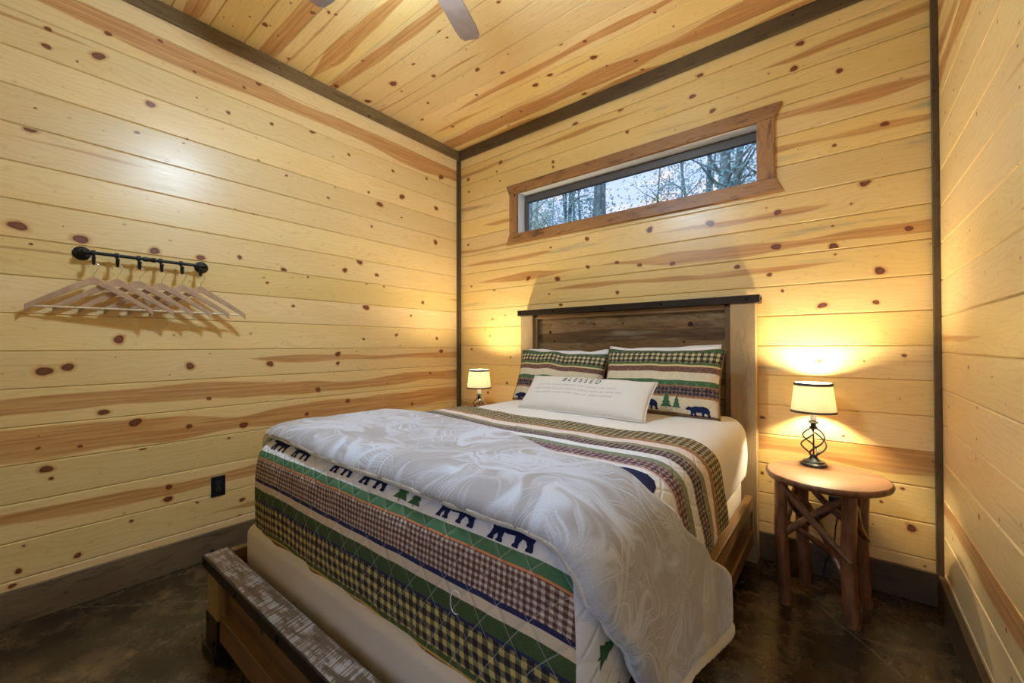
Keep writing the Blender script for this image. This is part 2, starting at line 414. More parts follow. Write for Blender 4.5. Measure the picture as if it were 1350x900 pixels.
KB = "-2.831,2.889,0.0222 -2.417,2.941,0.0231 -2.463,2.87,0.0116 -1.639,3.026,0.0242 -1.256,3.012,0.0261 -1.207,2.824,0.0166 -1.848,2.785,0.0167 -1.848,2.743,0.0146 -2.821,2.767,0.0123 -2.424,2.773,0.0116 -2.832,2.25,0.0148 -2.105,1.849,0.0262 -1.81,1.812,0.03 -1.532,1.878,0.0177 -1.292,1.881,0.0169 -1.119,1.841,0.0163 -0.89,1.823,0.0206 -1.289,1.659,0.0168 -1.538,2.097,0.0197 -1.875,2.081,0.0126 -2.789,1.841,0.0122 -2.497,1.786,0.0187 -2.519,1.512,0.0117 -2.367,1.54,0.0091 -2.304,1.164,0.0113 -2.551,1.358,0.0094 -2.787,1.234,0.0147 -2.348,0.929,0.0159 -1.779,1.599,0.0165 -2.577,0.829,0.0142 -1.892,1.696,0.0105 -1.045,2.081,0.0267 -2.499,0.723,0.0186 -0.756,2.912,0.0201 -0.201,2.861,0.0204 -0.17,2.993,0.0203 0.004,2.763,0.0179 -0.634,2.773,0.0195 0.106,2.128,0.03 -0.021,2.362,0.0125 0.185,2.41,0.0183 -0.286,2.047,0.0238 -0.653,2.051,0.0293 -0.706,3.029,0.0232 -0.294,1.847,0.0268 -0.028,1.804,0.03 -0.499,1.753,0.0188 -0.329,1.686,0.015 0.16,1.653,0.0263 -0.265,1.584,0.0118 -0.08,1.488,0.0211 0.144,1.49,0.0171 -0.094,1.179,0.0113 0.249,1.214,0.0115 0.271,1.853,0.0178 0.006,0.775,0.0082 -0.371,0.836,0.0121 0.268,0.351,0.0253 0.237,0.542,0.0102 0.156,0.457,0.0092 -0.374,0.503,0.0121"
KR = "2.451,2.606,0.0062 2.447,2.51,0.0073 2.363,2.383,0.006 2.505,2.34,0.0085 2.571,2.262,0.0088 2.142,2.079,0.008 1.889,2.249,0.0061 2.086,2.401,0.0069 1.713,2.075,0.0061 1.704,1.958,0.0054 1.701,2.13,0.0054 2.472,2.049,0.0063 2.084,1.752,0.006 1.691,1.629,0.004 2.586,2.186,0.0066 2.309,1.182,0.0116 1.991,1.166,0.0049 2.446,1.665,0.0052 2.064,1.513,0.0042 1.714,1.502,0.0048 2.185,1.046,0.009 2.687,0.988,0.0091 2.733,0.893,0.007 2.201,0.93,0.0064 2.211,0.874,0.0055 2.263,1.696,0.0057 2.211,0.858,0.0073 2.179,0.658,0.0126 2.634,0.413,0.0089 2.037,0.315,0.005 1.88,0.42,0.009 1.834,0.304,0.0073"
KC = "-2.674,0.985,0.0196 -2.364,1.122,0.019 -2.705,1.071,0.0094 -2.679,0.906,0.0074 -2.393,1.013,0.0071 -2.836,0.87,0.0061 -2.87,1.203,0.0118 -2.289,1.178,0.0116 -2.273,1.212,0.0103 -2.901,1.551,0.0224 -2.698,1.416,0.0069 -1.907,1.682,0.0217 -1.904,1.738,0.0095 -2.503,1.525,0.0119 -2.264,1.759,0.0121 -2.889,1.804,0.0278 -2.549,1.798,0.03 -2.252,1.927,0.018 -1.963,2.074,0.0194 -1.849,2.211,0.0214 -2.168,2.281,0.0136 -2.54,2.116,0.016 -2.576,1.891,0.0095 -2.767,2.237,0.0215 -2.647,2.48,0.0177 -1.482,1.738,0.0127 -1.383,2.23,0.0177 -1.25,2.306,0.0144 -1.275,2.473,0.0287 -1.601,2.439,0.0216 -1.747,2.467,0.0261 -1.244,2.604,0.0122 -1.069,2.795,0.0141 -1.068,2.681,0.0137 -1.518,2.785,0.0212 -0.825,2.357,0.0102 -0.775,2.532,0.0076 -2.038,2.67,0.0145 -2.254,2.77,0.0177 -2.213,2.635,0.0128"

STL = {6: .55, 5: .9, 4: 1.5, 16: 1.3, 2: .7, 15: .15, 9: .2, 1: .35, 12: .12}
STB = {15: .15, 13: .7, 14: .8, 10: .9, 9: .45, 3: 1.3, 11: .35, 2: .1, 16: .4, 12: .3, 6: .2}
STR = {15: 1.0, 16: 1.3, 14: 1.2, 11: .2, 4: .5, 2: .8, 1: .5, 7: .3}
E2 = .02
WIN = (-2.216, -.388, 2.252, 2.606)
struct(boards('wall_left', lambda L, w, d: (XL + d, L, w), YF - E2, YB + E2, 0, H + E2, .023, BS, STL, M['pine'], KL), 'pale knotty pine board wall on the left with the coat hooks', 'wall')
struct(boards('wall_back', lambda L, w, d: (L, YB - d, w), XL - E2, XR + E2, 0, H + E2, .04, BS, STB, M['pine_blue_warmlit'], KB, hole=WIN), 'knotty pine board wall behind the headboard with the high window', 'wall')
struct(boards('wall_right', lambda L, w, d: (XR - d, L, w), YF - E2, YB + E2, 0, H + E2, .005, BS, STR, M['pine'], KR), 'knotty pine board wall on the right beside the side table', 'wall')
struct(boards('wall_rear', lambda L, w, d: (L, YF + d, w), XL - E2, XR + E2, 0, H + E2, .04, BS, STB, M['pine'], '', hole=(-.66, .24, 0, 2.10)), 'knotty pine board wall at the camera end of the room', 'wall')
STC = {20: .2, 21: 1.0, 23: 1.2, 24: 1.1, 25: .25, 28: .6, 26: .15, 22: .15, 30: 1.6, 19: .9, 17: .5, 29: .3, 31: 1.6}
struct(boards('ceiling', lambda L, w, d: (L, w, H - d), XL - E2, XR + E2, YF - E2, YB + E2, .781 - .1805 * 20, .1805, STC, M['pine'], KC), 'knotty pine board ceiling', 'ceiling')
bm = bmesh.new(); box(bm, XL - .1, XR + .1, YF - .1, YB + .1, -.12, 0)
struct(obj('floor', bm, floor_mat(), smooth=False), 'dark mottled polished concrete floor', 'floor')

R0 = random.Random(3)
def strip(name, x0, x1, y0, y1, z0, z1, axis, mat, label, cat):
    bm = bmesh.new(); plank(bm, x0, x1, y0, y1, z0, z1, axis, R0)
    return struct(obj(name, bm, mat, smooth=False, bevel=.003), label, cat)
strip('baseboard_left', XL, XL + .022, YF, YB, 0, .16, 1, M['base'], 'grey brown weathered baseboard along the left wall', 'baseboard')
strip('baseboard_back', XL + .022, XR - .022, YB - .022, YB, 0, .16, 0, M['trim'], 'dark brown baseboard under the window wall', 'baseboard')
strip('baseboard_right', XR - .022, XR, YF, YB, 0, .16, 1, M['trim'], 'dark brown baseboard along the right wall', 'baseboard')
strip('baseboard_rear', XL + .022, -.71, YF, YF + .022, 0, .16, 0, M['trim'], 'dark brown baseboard at the camera end of the room', 'baseboard')
strip('trim_1', XL, XL + .022, YF, YB, H - .088, H, 1, M['trim_left'], 'brown ceiling trim board along the left wall', 'trim')
strip('trim_2', XL + .022, XR - .022, YB - .022, YB, H - .095, H, 0, M['trim'], 'dark brown ceiling trim board above the window', 'trim')
strip('trim_3', XR - .022, XR, YF, YB, H - .088, H, 1, M['trim'], 'dark brown ceiling trim board along the right wall', 'trim')
strip('trim_4', XL, XL + .034, YB - .034, YB, .16, H - .095, 2, M['trim'], 'dark vertical corner strip between left wall and window wall', 'trim')
strip('trim_5', XR - .026, XR, YB - .030, YB, .16, H - .095, 2, M['trim'], 'dark vertical corner strip between window wall and right wall', 'trim')

door = thing('door_1', 'unseen glazed door at the camera end of the room', 'door', (0, 0, 0)); door['kind'] = 'structure'  # unseen door, added to let cool daylight onto the foreground
for j, (x0, x1, yy) in enumerate(((-.64, .22, YF - .05),)):
    bm = bmesh.new()
    for a, b, c, d in ((x0, x0 + .05, .02, 2.08), (x1 - .05, x1, .02, 2.08), (x0 + .05, x1 - .05, .02, .09), (x0 + .05, x1 - .05, 2.01, 2.08)): box(bm, a, b, yy - .018, yy + .018, c, d)
    lf = obj('door_leaf', bm, M['sash'], door, smooth=False)
    bm = bmesh.new(); box(bm, x0 + .045, x1 - .045, yy - .003, yy + .003, .085, 2.015); obj('pane', bm, M['glass'], lf, smooth=False)
bm = bmesh.new()
for a, b, c, d in ((-.71, -.64, 0, 2.15), (.22, .29, 0, 2.15), (-.64, .22, 2.08, 2.15), (-.64, .22, 0, .02)): box(bm, a, b, YF - .11, YF + .012, c, d)
obj('door_frame', bm, M['casing'], door, smooth=False)

# window
win = thing('window_1', 'long narrow horizontal window high above the headboard with brown wood casing', 'window', (0, 0, 0)); win['kind'] = 'structure'
D0, D1 = YB, YB + .13
def cas(name, pts):
    bm = bmesh.new(); prism(bm, pts, lambda x, z: (x, YB, z), (0, -.022, 0))
    board_uv(bm, 0 if name != 'side_casing' else 2, R0.random())
    return obj(name, bm, M['casing'], win, smooth=False, bevel=.003)
cas('head_casing', [(-2.337, 2.690), (-.255, 2.690), (-.295, 2.606), (-2.300, 2.606)])
cas('sill_casing', [(-2.300, 2.252), (-.295, 2.252), (-.255, 2.168), (-2.337, 2.168)])
cas('side_casing', [(-2.300, 2.252), (-2.216, 2.252), (-2.216, 2.606), (-2.300, 2.606)])
cas('side_casing', [(-.388, 2.252), (-.295, 2.252), (-.295, 2.606), (-.388, 2.606)])
bm = bmesh.new()
box(bm, WIN[0] - .02, WIN[0], YB + .004, D1, WIN[2] - .02, WIN[3] + .02); box(bm, WIN[1], WIN[1] + .02, YB + .004, D1, WIN[2] - .02, WIN[3] + .02)
box(bm, WIN[0], WIN[1], YB + .004, D1, WIN[3], WIN[3] + .02); box(bm, WIN[0], WIN[1], YB + .004, D1, WIN[2] - .02, WIN[2])
obj('jamb', bm, M['white_vinyl'], win, smooth=False)
bm = bmesh.new(); a, b, c, d = WIN; y0, y1 = YB + .092, YB + .128
box(bm, a, a + .030, y0, y1, c, d); box(bm, b - .016, b, y0, y1, c, d)
box(bm, a + .030, b - .016, y0, y1, d - .058, d); box(bm, a + .030, b - .016, y0, y1, c, c + .034)
box(bm, a + .030, a + .038, y0 - .008, y0, c + .034, d - .058); box(bm, a + .030, b - .016, y0 - .008, y0, d - .064, d - .058)
obj('sash', bm, M['sash'], win, smooth=False, bevel=.002)
bm = bmesh.new(); box(bm, a + .026, b - .012, YB + .108, YB + .113, c + .028, d - .05)
obj('pane', bm, M['glass'], win, smooth=False)

# ------------------------------------------------------------------ outside
bm = bmesh.new(); box(bm, -40, 40, -40, 60, -.6, -.3)
struct(obj('ground', bm, plain('forest_floor', (.06, .07, .04), .9, .2, 0, .5, 1.5), smooth=False), 'dark forest floor outside the window', 'ground')
M['bark'] = plain('grey_green_bark', (.20, .26, .25), .9, .1, 0, .4, 6, .3)
def leaf_mat(name, a, b):
    m = N(name, .6, .2); v = m.noise(m.objc(), 1.3, 2); f = m.sm(v, .35, .65); c = m.mix(f, a, b); t = m.t
    df = t.nodes.new('ShaderNodeBsdfDiffuse'); tr = t.nodes.new('ShaderNodeBsdfTranslucent'); mx = t.nodes.new('ShaderNodeMixShader'); mx.inputs[0].default_value = .5
    t.links.new(c, df.inputs[0]); t.links.new(c, tr.inputs[0]); t.links.new(df.outputs[0], mx.inputs[1]); t.links.new(tr.outputs[0], mx.inputs[2])
    t.links.new(mx.outputs[0], t.nodes['Material Output'].inputs[0]); return m.m
M['leaf'] = leaf_mat('teal_green_leaves', (.30, .50, .50), (.42, .64, .58))
M['leaf2'] = leaf_mat('pale_green_leaves', (.34, .54, .46), (.46, .64, .48))
def tree(label, x, y, h, r, spread, nleaf, zlo, seed, mat, lean=0.0, twigs=10, stems=0):
    rn = random.Random(seed)
    t = thing('tree', label, 'tree', (x, y, -.3), 0, 'trees outside the window')
    bm = bmesh.new()
    P = []
    for i in range(9):
        f = i / 8; P.append((lean * f + .12 * sin(2.2 * f * pi + seed), .1 * sin(3 * f + seed), h * f))
    tube(bm, P, [r * (1.25 - 1.05 * i / 8) for i in range(9)], 9)
    tips = []
    for k in range(stems):
        a = rn.uniform(0, 6.3); q = rn.uniform(.25, .9); hh = h * rn.uniform(.75, 1.0)
        S = [(q * cos(a) * (i / 8) ** .7 + .06 * sin(2.5 * i / 8 * pi + k), q * sin(a) * (i / 8) ** .7, hh * i / 8) for i in range(9)]
        tube(bm, S, [r * .75 * (1.2 - i / 8) for i in range(9)], 7); tips += [Vector(x) for x in S[5:]]
    for k in range(twigs):
        f = rn.uniform(zlo, .95); a = rn.uniform(0, 2 * pi); ln = spread * rn.uniform(.4, 1.0) * (1.15 - .5 * f)
        i = min(7, int(f * 8)); p0 = Vector(P[i]).lerp(Vector(P[i + 1]), f * 8 - i)
        p1 = p0 + Vector((cos(a) * ln * .5, sin(a) * ln * .5, ln * .35)); p2 = p0 + Vector((cos(a) * ln, sin(a) * ln, ln * rn.uniform(.4, .9)))
        tube(bm, [p0, p1, p2], [r * .30, r * .18, r * .06], 6); tips += [p1, p2, p1.lerp(p2, .5), p0.lerp(p1, .6)]
    obj('trunk', bm, M['bark'], t)
    bm = bmesh.new()
    for k in range(int(nleaf * 3.4)):
        c = rn.choice(tips) + Vector((rn.gauss(0, .28), rn.gauss(0, .28), rn.gauss(0, .26)))
        s = rn.uniform(.022, .055); e = Euler((rn.uniform(-1.2, 1.2), rn.uniform(-1.2, 1.2), rn.uniform(0, 6.3))).to_matrix()
        q = [(0, -s, 0), (s * .45, 0, .1 * s), (0, s, 0), (-s * .45, 0, .1 * s)]
        bm.faces.new([bm.verts.new(c + e @ Vector(u)) for u in q])
    obj('foliage', bm, mat, t, smooth=False)
TR = [  # label, x, y, h, r, spread, leaves, zlo, mat
 ('bushy teal tree filling the left end of the window', -6.9, 8.6, 6.2, .07, 1.5, 1500, .30, 'leaf'),
 ('slender leaning tree second from the left end of the window', -6.0, 8.0, 6.4, .05, 1.2, 1100, .30, 'leaf2'),
 ('dense leafy tree seen left of the window centre', -5.3, 9.2, 7.2, .09, 1.4, 1500, .34, 'leaf'),
 ('thick grey trunk left of the bright sky gap in the window', -4.35, 9.0, 8.2, .14, 1.1, 900, .42, 'leaf'),
 ('small thin tree standing alone in the bright sky gap', -3.75, 10.6, 6.9, .05, 1.0, 500, .52, 'leaf2'),
 ('slim twiggy tree just right of the sky gap', -2.75, 10.2, 7.6, .06, 1.1, 600, .50, 'leaf'),
 ('thick dark trunk in the right half of the window', -1.95, 9.4, 8.6, .17, 1.2, 600, .48, 'leaf'),
 ('straight trunk second from the right end of the window', -1.35, 9.9, 8.4, .10, 1.2, 900, .45, 'leaf2'),
 ('leafy trunk at the right end of the window', -.75, 9.0, 8.0, .10, 1.2, 1100, .42, 'leaf'),
 ('distant pale tree behind the left bushes outside', -8.8, 12.5, 7.0, .09, 1.8, 1100, .3, 'leaf2'),
]
for i, (lb, x, y, h, r, sp, nl, zl, mt) in enumerate(TR):
    tree(lb, x, y, h, r, sp, nl, zl, 11 + i * 5, M[mt], .25 * sin(i * 2.1), 22, 5 if i in (0, 1, 2, 9) else 2)

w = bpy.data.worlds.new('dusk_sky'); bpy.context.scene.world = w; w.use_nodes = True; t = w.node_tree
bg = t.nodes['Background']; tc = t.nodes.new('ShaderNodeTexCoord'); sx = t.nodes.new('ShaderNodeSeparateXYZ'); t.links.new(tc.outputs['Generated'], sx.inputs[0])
nz = t.nodes.new('ShaderNodeTexNoise'); nz.inputs['Scale'].default_value = 9; nz.inputs['Detail'].default_value = 4
mp = t.nodes.new('ShaderNodeMapping'); mp.inputs['Scale'].default_value = (1, 1, 3); t.links.new(tc.outputs['Generated'], mp.inputs[0]); t.links.new(mp.outputs[0], nz.inputs['Vector'])
ad = t.nodes.new('ShaderNodeMath'); ad.operation = 'MULTIPLY_ADD'; ad.inputs[1].default_value = .5; t.links.new(nz.outputs['Fac'], ad.inputs[0]); t.links.new(sx.outputs[2], ad.inputs[2])
rp = t.nodes.new('ShaderNodeValToRGB'); t.links.new(ad.outputs[0], rp.inputs[0])
cr = rp.color_ramp; cr.elements.new(.5); cr.elements.new(.6)
for e, (p, c) in zip(cr.elements, [(.42, (1.0, .50, .24)), (.50, (.72, .54, .58)), (.57, (.43, .47, .70)), (.9, (.27, .38, .78))]):
    e.position = p; e.color = (*c, 1)
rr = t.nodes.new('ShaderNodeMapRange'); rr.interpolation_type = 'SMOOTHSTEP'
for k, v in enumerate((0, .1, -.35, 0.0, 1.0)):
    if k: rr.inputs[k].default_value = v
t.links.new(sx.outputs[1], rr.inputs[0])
mxs = t.nodes.new('ShaderNodeMix'); mxs.data_type = 'RGBA'; t.links.new(rr.outputs[0], mxs.inputs[0]); t.links.new(rp.outputs[0], mxs.inputs[6]); mxs.inputs[7].default_value = (.80, 1.0, 1.5, 1)   # unseen rear sky, made brighter and bluer to fill the foreground
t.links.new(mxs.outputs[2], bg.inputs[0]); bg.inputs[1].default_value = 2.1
# ------------------------------------------------------------------ bed frame
RB = random.Random(21)
bed = thing('bed_frame', 'low rustic plank bed frame with tall headboard and dark metal strap cap', 'bed frame', (-1.245, 1.65, 0))
def bp(name, mat, fill, bevel=.004, smooth=False, lab=None):
    bm = bmesh.new(); fill(bm)
    for v in bm.verts: v.co -= Vector((-1.245, 1.65, 0))
    o = obj(name, bm, mat, bed, smooth=smooth, bevel=bevel)
    if lab: o['label'] = lab
    return o
HX0, HX1, HY0, HY1 = -2.112, -.388, 2.755, 2.832
for a, b in ((HX0, HX0 + .125), (HX1 - .135, HX1)):
    bp('headboard_post', M['bed_post'], lambda bm: plank(bm, a, b, HY0, HY1, 0, 1.517, 2, RB, 0))
def fill(bm):
    for z0, z1, s in ((.28, .62, .3), (.62, .94, .6), (.94, 1.215, .5), (1.215, 1.50, .8)):
        plank(bm, HX0 + .16, HX1 - .165, 2.797, 2.822, z0 + .0008, z1 - .0008, 0, RB, s)
hp = bp('headboard_panel', M['bed_panel'], fill, .002)
def fill(bm):
    plank(bm, HX0 + .125, HX0 + .16, 2.772, 2.826, .28, 1.505, 2, RB, .3)
    plank(bm, HX1 - .165, HX1 - .135, 2.772, 2.826, .28, 1.505, 2, RB, .3)
    plank(bm, HX0 + .16, HX1 - .165, 2.772, 2.826, 1.484, 1.517, 0, RB, .3)
    plank(bm, HX0 + .16, HX1 - .165, 2.772, 2.826, .22, .28, 0, RB, .3)
bp('headboard_frame', M['bed_rail'], fill)
for x, z, r in ((-1.84, 1.375, .010), (-.76, 1.405, .013), (-1.80, 1.30, .007), (-1.45, 1.43, .006), (-1.22, 1.425, .006), (-.80, 1.29, .006)):
    bm = bmesh.new(); lathe(bm, [(r * 1.3, 0), (r, .0012)], 14, (0, 0, 0))
    for v in bm.verts: v.co = Vector((x + v.co.x + 1.245, 2.797 - v.co.z - 1.65, z + v.co.y))
    obj('knot_hole', bm, M['iron'], hp, smooth=False)
bp('cap_strap', M['iron'], lambda bm: box(bm, -2.137, -.366, 2.742, 2.838, 1.517, 1.562), .003, lab='dark metal strap along the headboard top')
def bolts(pts, ax, r=.0075):
    for p in pts:
        def fill(bm):
            prof = [(r * 1.25, 0), (r * 1.25, .0015), (r, .0018), (r * .85, .0045), (r * .4, .006)]
            lathe(bm, prof, 12)
            for v in bm.verts:
                c = v.co.copy()
                v.co = Vector(p) + (Vector((c.x, -c.z, c.y)) if ax == 'y' else Vector((c.z, c.x, c.y)))
        bp('bolt', M['bolt'], fill, 0, True)
bolts([(x, 2.742, 1.54) for x in (-2.11, -1.78, -1.36, -.93, -.43)], 'y')
bolts([(-.366, 2.79, 1.54)], 'x')
# foot end
FY0, FY1 = .542, .628
for a, b in ((-2.085, -1.955), (-.535, -.405)):
    bp('footboard_post', M['bed_post'], lambda bm: plank(bm, a, b, FY0 + .012, FY1 - .006, .012, .352, 2, RB, 0))
    def fill(bm):
        box(bm, a - .004, b + .004, FY0 + .008, FY1 - .002, .030, .165)
        prism(bm, [(a - .018, 0), (b + .018, 0), (b + .005, .042), (a - .005, .042)], lambda x, z: (x, FY0 - .004, z), (0, FY1 - FY0 + .012, 0))
    bp('post_shoe', M['iron'], fill, .003, lab='dark metal shoe on the foot post')
bolts([(-2.06, FY0 + .008, .14), (-1.98, FY0 + .008, .075), (-.51, FY0 + .008, .14), (-.43, FY0 + .008, .075)], 'y')
bp('footboard_panel', M['bed_rail'], lambda bm: plank(bm, -1.955, -.535, .585, .612, .15, .352, 0, RB, .9), .002)
def fill(bm):
    plank(bm, -1.955, -.535, .560, .620, .085, .185, 0, RB, .4)
bp('footboard_rail', M['bed_rail'], fill)
for a in (-1.955, -.56): bp('footboard_stile', M['bed_panel'], lambda bm: plank(bm, a, a + .025, .570, .585, .185, .352, 2, RB, .3), .002)
bp('footboard_cap', M['saw'], lambda bm: box(bm, -2.098, -.392, FY0 + .003, FY1 + .002, .352, .395), .004, lab='rough sawn wooden footboard cap with pale sheen painted on its saw marks')
bp('footboard_strap', M['iron'], lambda bm: box(bm, -2.101, -.389, FY0 - .003, FY0 + .003, .350, .393), .001, lab='dark metal strap along the footboard front edge')
bolts([(x, FY0 - .003, .371) for x in (-2.075, -1.72, -1.36, -1.0, -.65, -.42)], 'y')
for x, z in ((-1.78, .30), (-1.60, .27), (-1.1, .31)):
    bm = bmesh.new(); lathe(bm, [(.011, 0), (.009, .0012)], 12)
    for v in bm.verts: v.co = Vector((x + v.co.x + 1.245, .585 - v.co.z - 1.65, z + v.co.y * 1.5))
    obj('panel_knot', bm, M['iron'], bed, smooth=False)
# sides
for s in (-1, 1):
    xo = -2.085 if s < 0 else -.405
    xi = xo - s * .040
    a, b = sorted((xo, xi))
    def fill(bm):
        plank(bm, a, b, FY1 + .006, HY0 - .001, .318, .392, 1, RB, .3)
        m0, m1 = sorted((xo - s * .012, xi)); plank(bm, m0, m1, FY1 + .006, HY0 - .001, .19, .318, 1, RB, .7)
        plank(bm, a, b, FY1 + .006, HY0 - .001, .115, .19, 1, RB, .3)
        plank(bm, *sorted((xo, xo - s * .014)), HY0 - .03, HY0 - .001, .19, .318, 2, RB, .3)
    bp('side_rail', M['bed_rail'], fill)
def fill(bm):
    for k in range(7): plank(bm, -2.045, -.445, .80 + .29 * k, .88 + .29 * k, .150, .168, 0, RB, 0)
bp('slats', M['bed_post'], fill, 0)

# ------------------------------------------------------------------ bedding shell
def contour(x0, x1, y0, y1, d, Rc, ns, nl, nc):
    x0 += d; x1 -= d; y0 += d; y1 -= d; R = max(Rc - d, .012); P = []
    cs = [((x1 - R, y0 + R), -pi / 2), ((x1 - R, y1 - R), 0), ((x0 + R, y1 - R), pi / 2), ((x0 + R, y0 + R), pi)]
    for i, (c, a0) in enumerate(cs):
        A = [(c[0] + R * cos(a0 + pi / 2 * k / nc), c[1] + R * sin(a0 + pi / 2 * k / nc)) for k in range(nc + 1)]
        P += A; n2 = cs[(i + 1) % 4]; q = (n2[0][0] + R * cos(n2[1]), n2[0][1] + R * sin(n2[1])); n = nl if i in (0, 2) else ns
        P += [(A[-1][0] + (q[0] - A[-1][0]) * k / n, A[-1][1] + (q[1] - A[-1][1]) * k / n) for k in range(1, n)]
    return P
def shell(x0, x1, y0, y1, zb, zt, r, Rc, crown=0.0, nz=8, ns=40, nl=50, nc=8, close=False, amp=.004, side=.006, fr=6.0, belly=0.0, rb=0.0):
    bm = bmesh.new(); prof = []
    if rb:
        prof += [(rb * (1 - sin(a)), zb + rb * (1 - cos(a))) for a in [pi / 2 * k / 4 for k in range(4)]]; z0 = zb + rb
    else: z0 = zb
    for k in range(nz + 1):
        f = k / nz; prof.append((-belly * sin(pi * f), z0 + (zt - r - z0) * f))
    for k in range(1, 9):
        a = pi / 2 * k / 8; prof.append((r * (1 - cos(a)), zt - r + r * sin(a)))
    half = min(x1 - x0, y1 - y0) / 2 - .02
    for k in range(1, 19):
        f = k / 18; d = r + (half - r) * f; prof.append((d, zt + crown * sin(f * pi / 2)))
    rings = []
    for d, z in prof:
        ring = []
        for (x, y) in contour(x0, x1, y0, y1, d, Rc, ns, nl, nc):
            p = Vector((x, y, z)); top = max(0, min(1, (z - (zt - r)) / r))
            n1 = noise.noise(p * fr); n2 = noise.noise(Vector((p.x * 14, p.y * 14, p.z * 3)))
            c = Vector((max(x0 + .3, min(x1 - .3, x)), max(y0 + .3, min(y1 - .3, y)), z)); out = p - c; out.z = 0
            if out.length > 1e-4: out.normalize()
            p += out * (side * (.8 * n1 + .5 * n2)) * (1 - top) + Vector((0, 0, amp * (n1 + .4 * n2))) * top
            ring.append(bm.verts.new(p))
        rings.append(ring)
    for A, B in zip(rings, rings[1:]):
        for k in range(len(A)): bm.faces.new((A[k], A[(k + 1) % len(A)], B[(k + 1) % len(A)], B[k]))
    bm.faces.new(rings[-1])
    if close: bm.faces.new(rings[0][::-1])
    return bm

def cloth(name, col, nz=.06, rough=.85, scale=120, bump=.15, sheen=.0, dist=.002):
    m = N(name, rough, .2); o = m.objc(); v = m.noise(o, scale, 3); u = m.noise(o, 5, 2)
    c2 = tuple(c * (1 - nz) for c in col)
    m.set('Base Color', m.mix(u, c2, col)); m.bump(v, bump, dist)
    if sheen: m.set('Sheen Weight', sheen); m.set('Sheen Roughness', .4)
    return m.m
M['sheet'] = cloth('white_cotton_sheet', (.84, .83, .82), .03, .8, 200, .08)
M['ticking'] = cloth('cream_box_spring_cloth', (.66, .59, .50), .10, .85, 60, .25)
M['pillow_white'] = cloth('white_pillow_cotton', (.85, .85, .87), .03)
M['linen'] = cloth('pale_linen', (.78, .73, .68), .05, .85, 160, .15)
M['ink'] = plain('dark_grey_print', (.10, .095, .10), .8, .1)
M['ink_pale'] = plain('pale_grey_print', (.30, .29, .31), .8, .1)
M['navy'] = cloth('navy_applique', (.014, .019, .080), .1)
M['pine_green'] = cloth('green_applique', (.055, .14, .06), .2)
M['sherpa'] = cloth('cream_sherpa_fleece', (.80, .76, .72), .06, .9, 160, 1.0, .3, .006)

def fur():
    m = N('plush_grey_throw', .8, .2); o = m.uv('pat'); s = m.sep(o)
    # brushed nap: patches of short strokes, every patch combed its own way
    def strokes(seed, sc):
        wx = m.ma('MULTIPLY_ADD', m.noise(m.xyz(s[0], s[1], seed), 3.0, 2), .45, s[0]); wy = m.ma('MULTIPLY_ADD', m.noise(m.xyz(s[1], s[0], seed + 3), 3.0, 2), .45, s[1])
        v = m.voro(m.xyz(wx, m.ma('ADD', wy, seed)), sc); v.feature = 'SMOOTH_F1'; v.inputs['Smoothness'].default_value = .7
        ang = m.ma('MULTIPLY_ADD', m.sep(v.outputs['Color'])[0], 2.2, -.6 + seed * .2)
        ca, sa = m.ma('COSINE', ang), m.ma('SINE', ang)
        x2 = m.ma('ADD', m.ma('MULTIPLY', wx, ca), m.ma('MULTIPLY', wy, sa)); y2 = m.ma('SUBTRACT', m.ma('MULTIPLY', wy, ca), m.ma('MULTIPLY', wx, sa))
        return m.noise(m.xyz(m.ma('MULTIPLY', x2, 4.0), m.ma('MULTIPLY', y2, 19.0), seed), 1.0, 2, .5)
    st = m.ma('MAXIMUM', strokes(1.0, 3.2), m.ma('SUBTRACT', strokes(4.0, 4.6), .03))
    area = m.noise(o, 2.4, 2, .5)
    f = m.sm(m.ma('ADD', st, m.ma('MULTIPLY', m.ma('SUBTRACT', area, .47), .7)), .44, .66)
    fine = m.noise(o, 260, 2)
    c = m.mix(f, (.37, .355, .385), (.60, .64, .76))
    c = m.mix(m.sm(fine, .4, .7, 0, .22), c, (.34, .32, .32))
    m.set('Base Color', c); m.set('Sheen Weight', .6); m.set('Sheen Roughness', .35)
    m.bump(m.ma('MULTIPLY_ADD', st, .5, fine), .35, .004); return m.m
M['fur'] = fur()

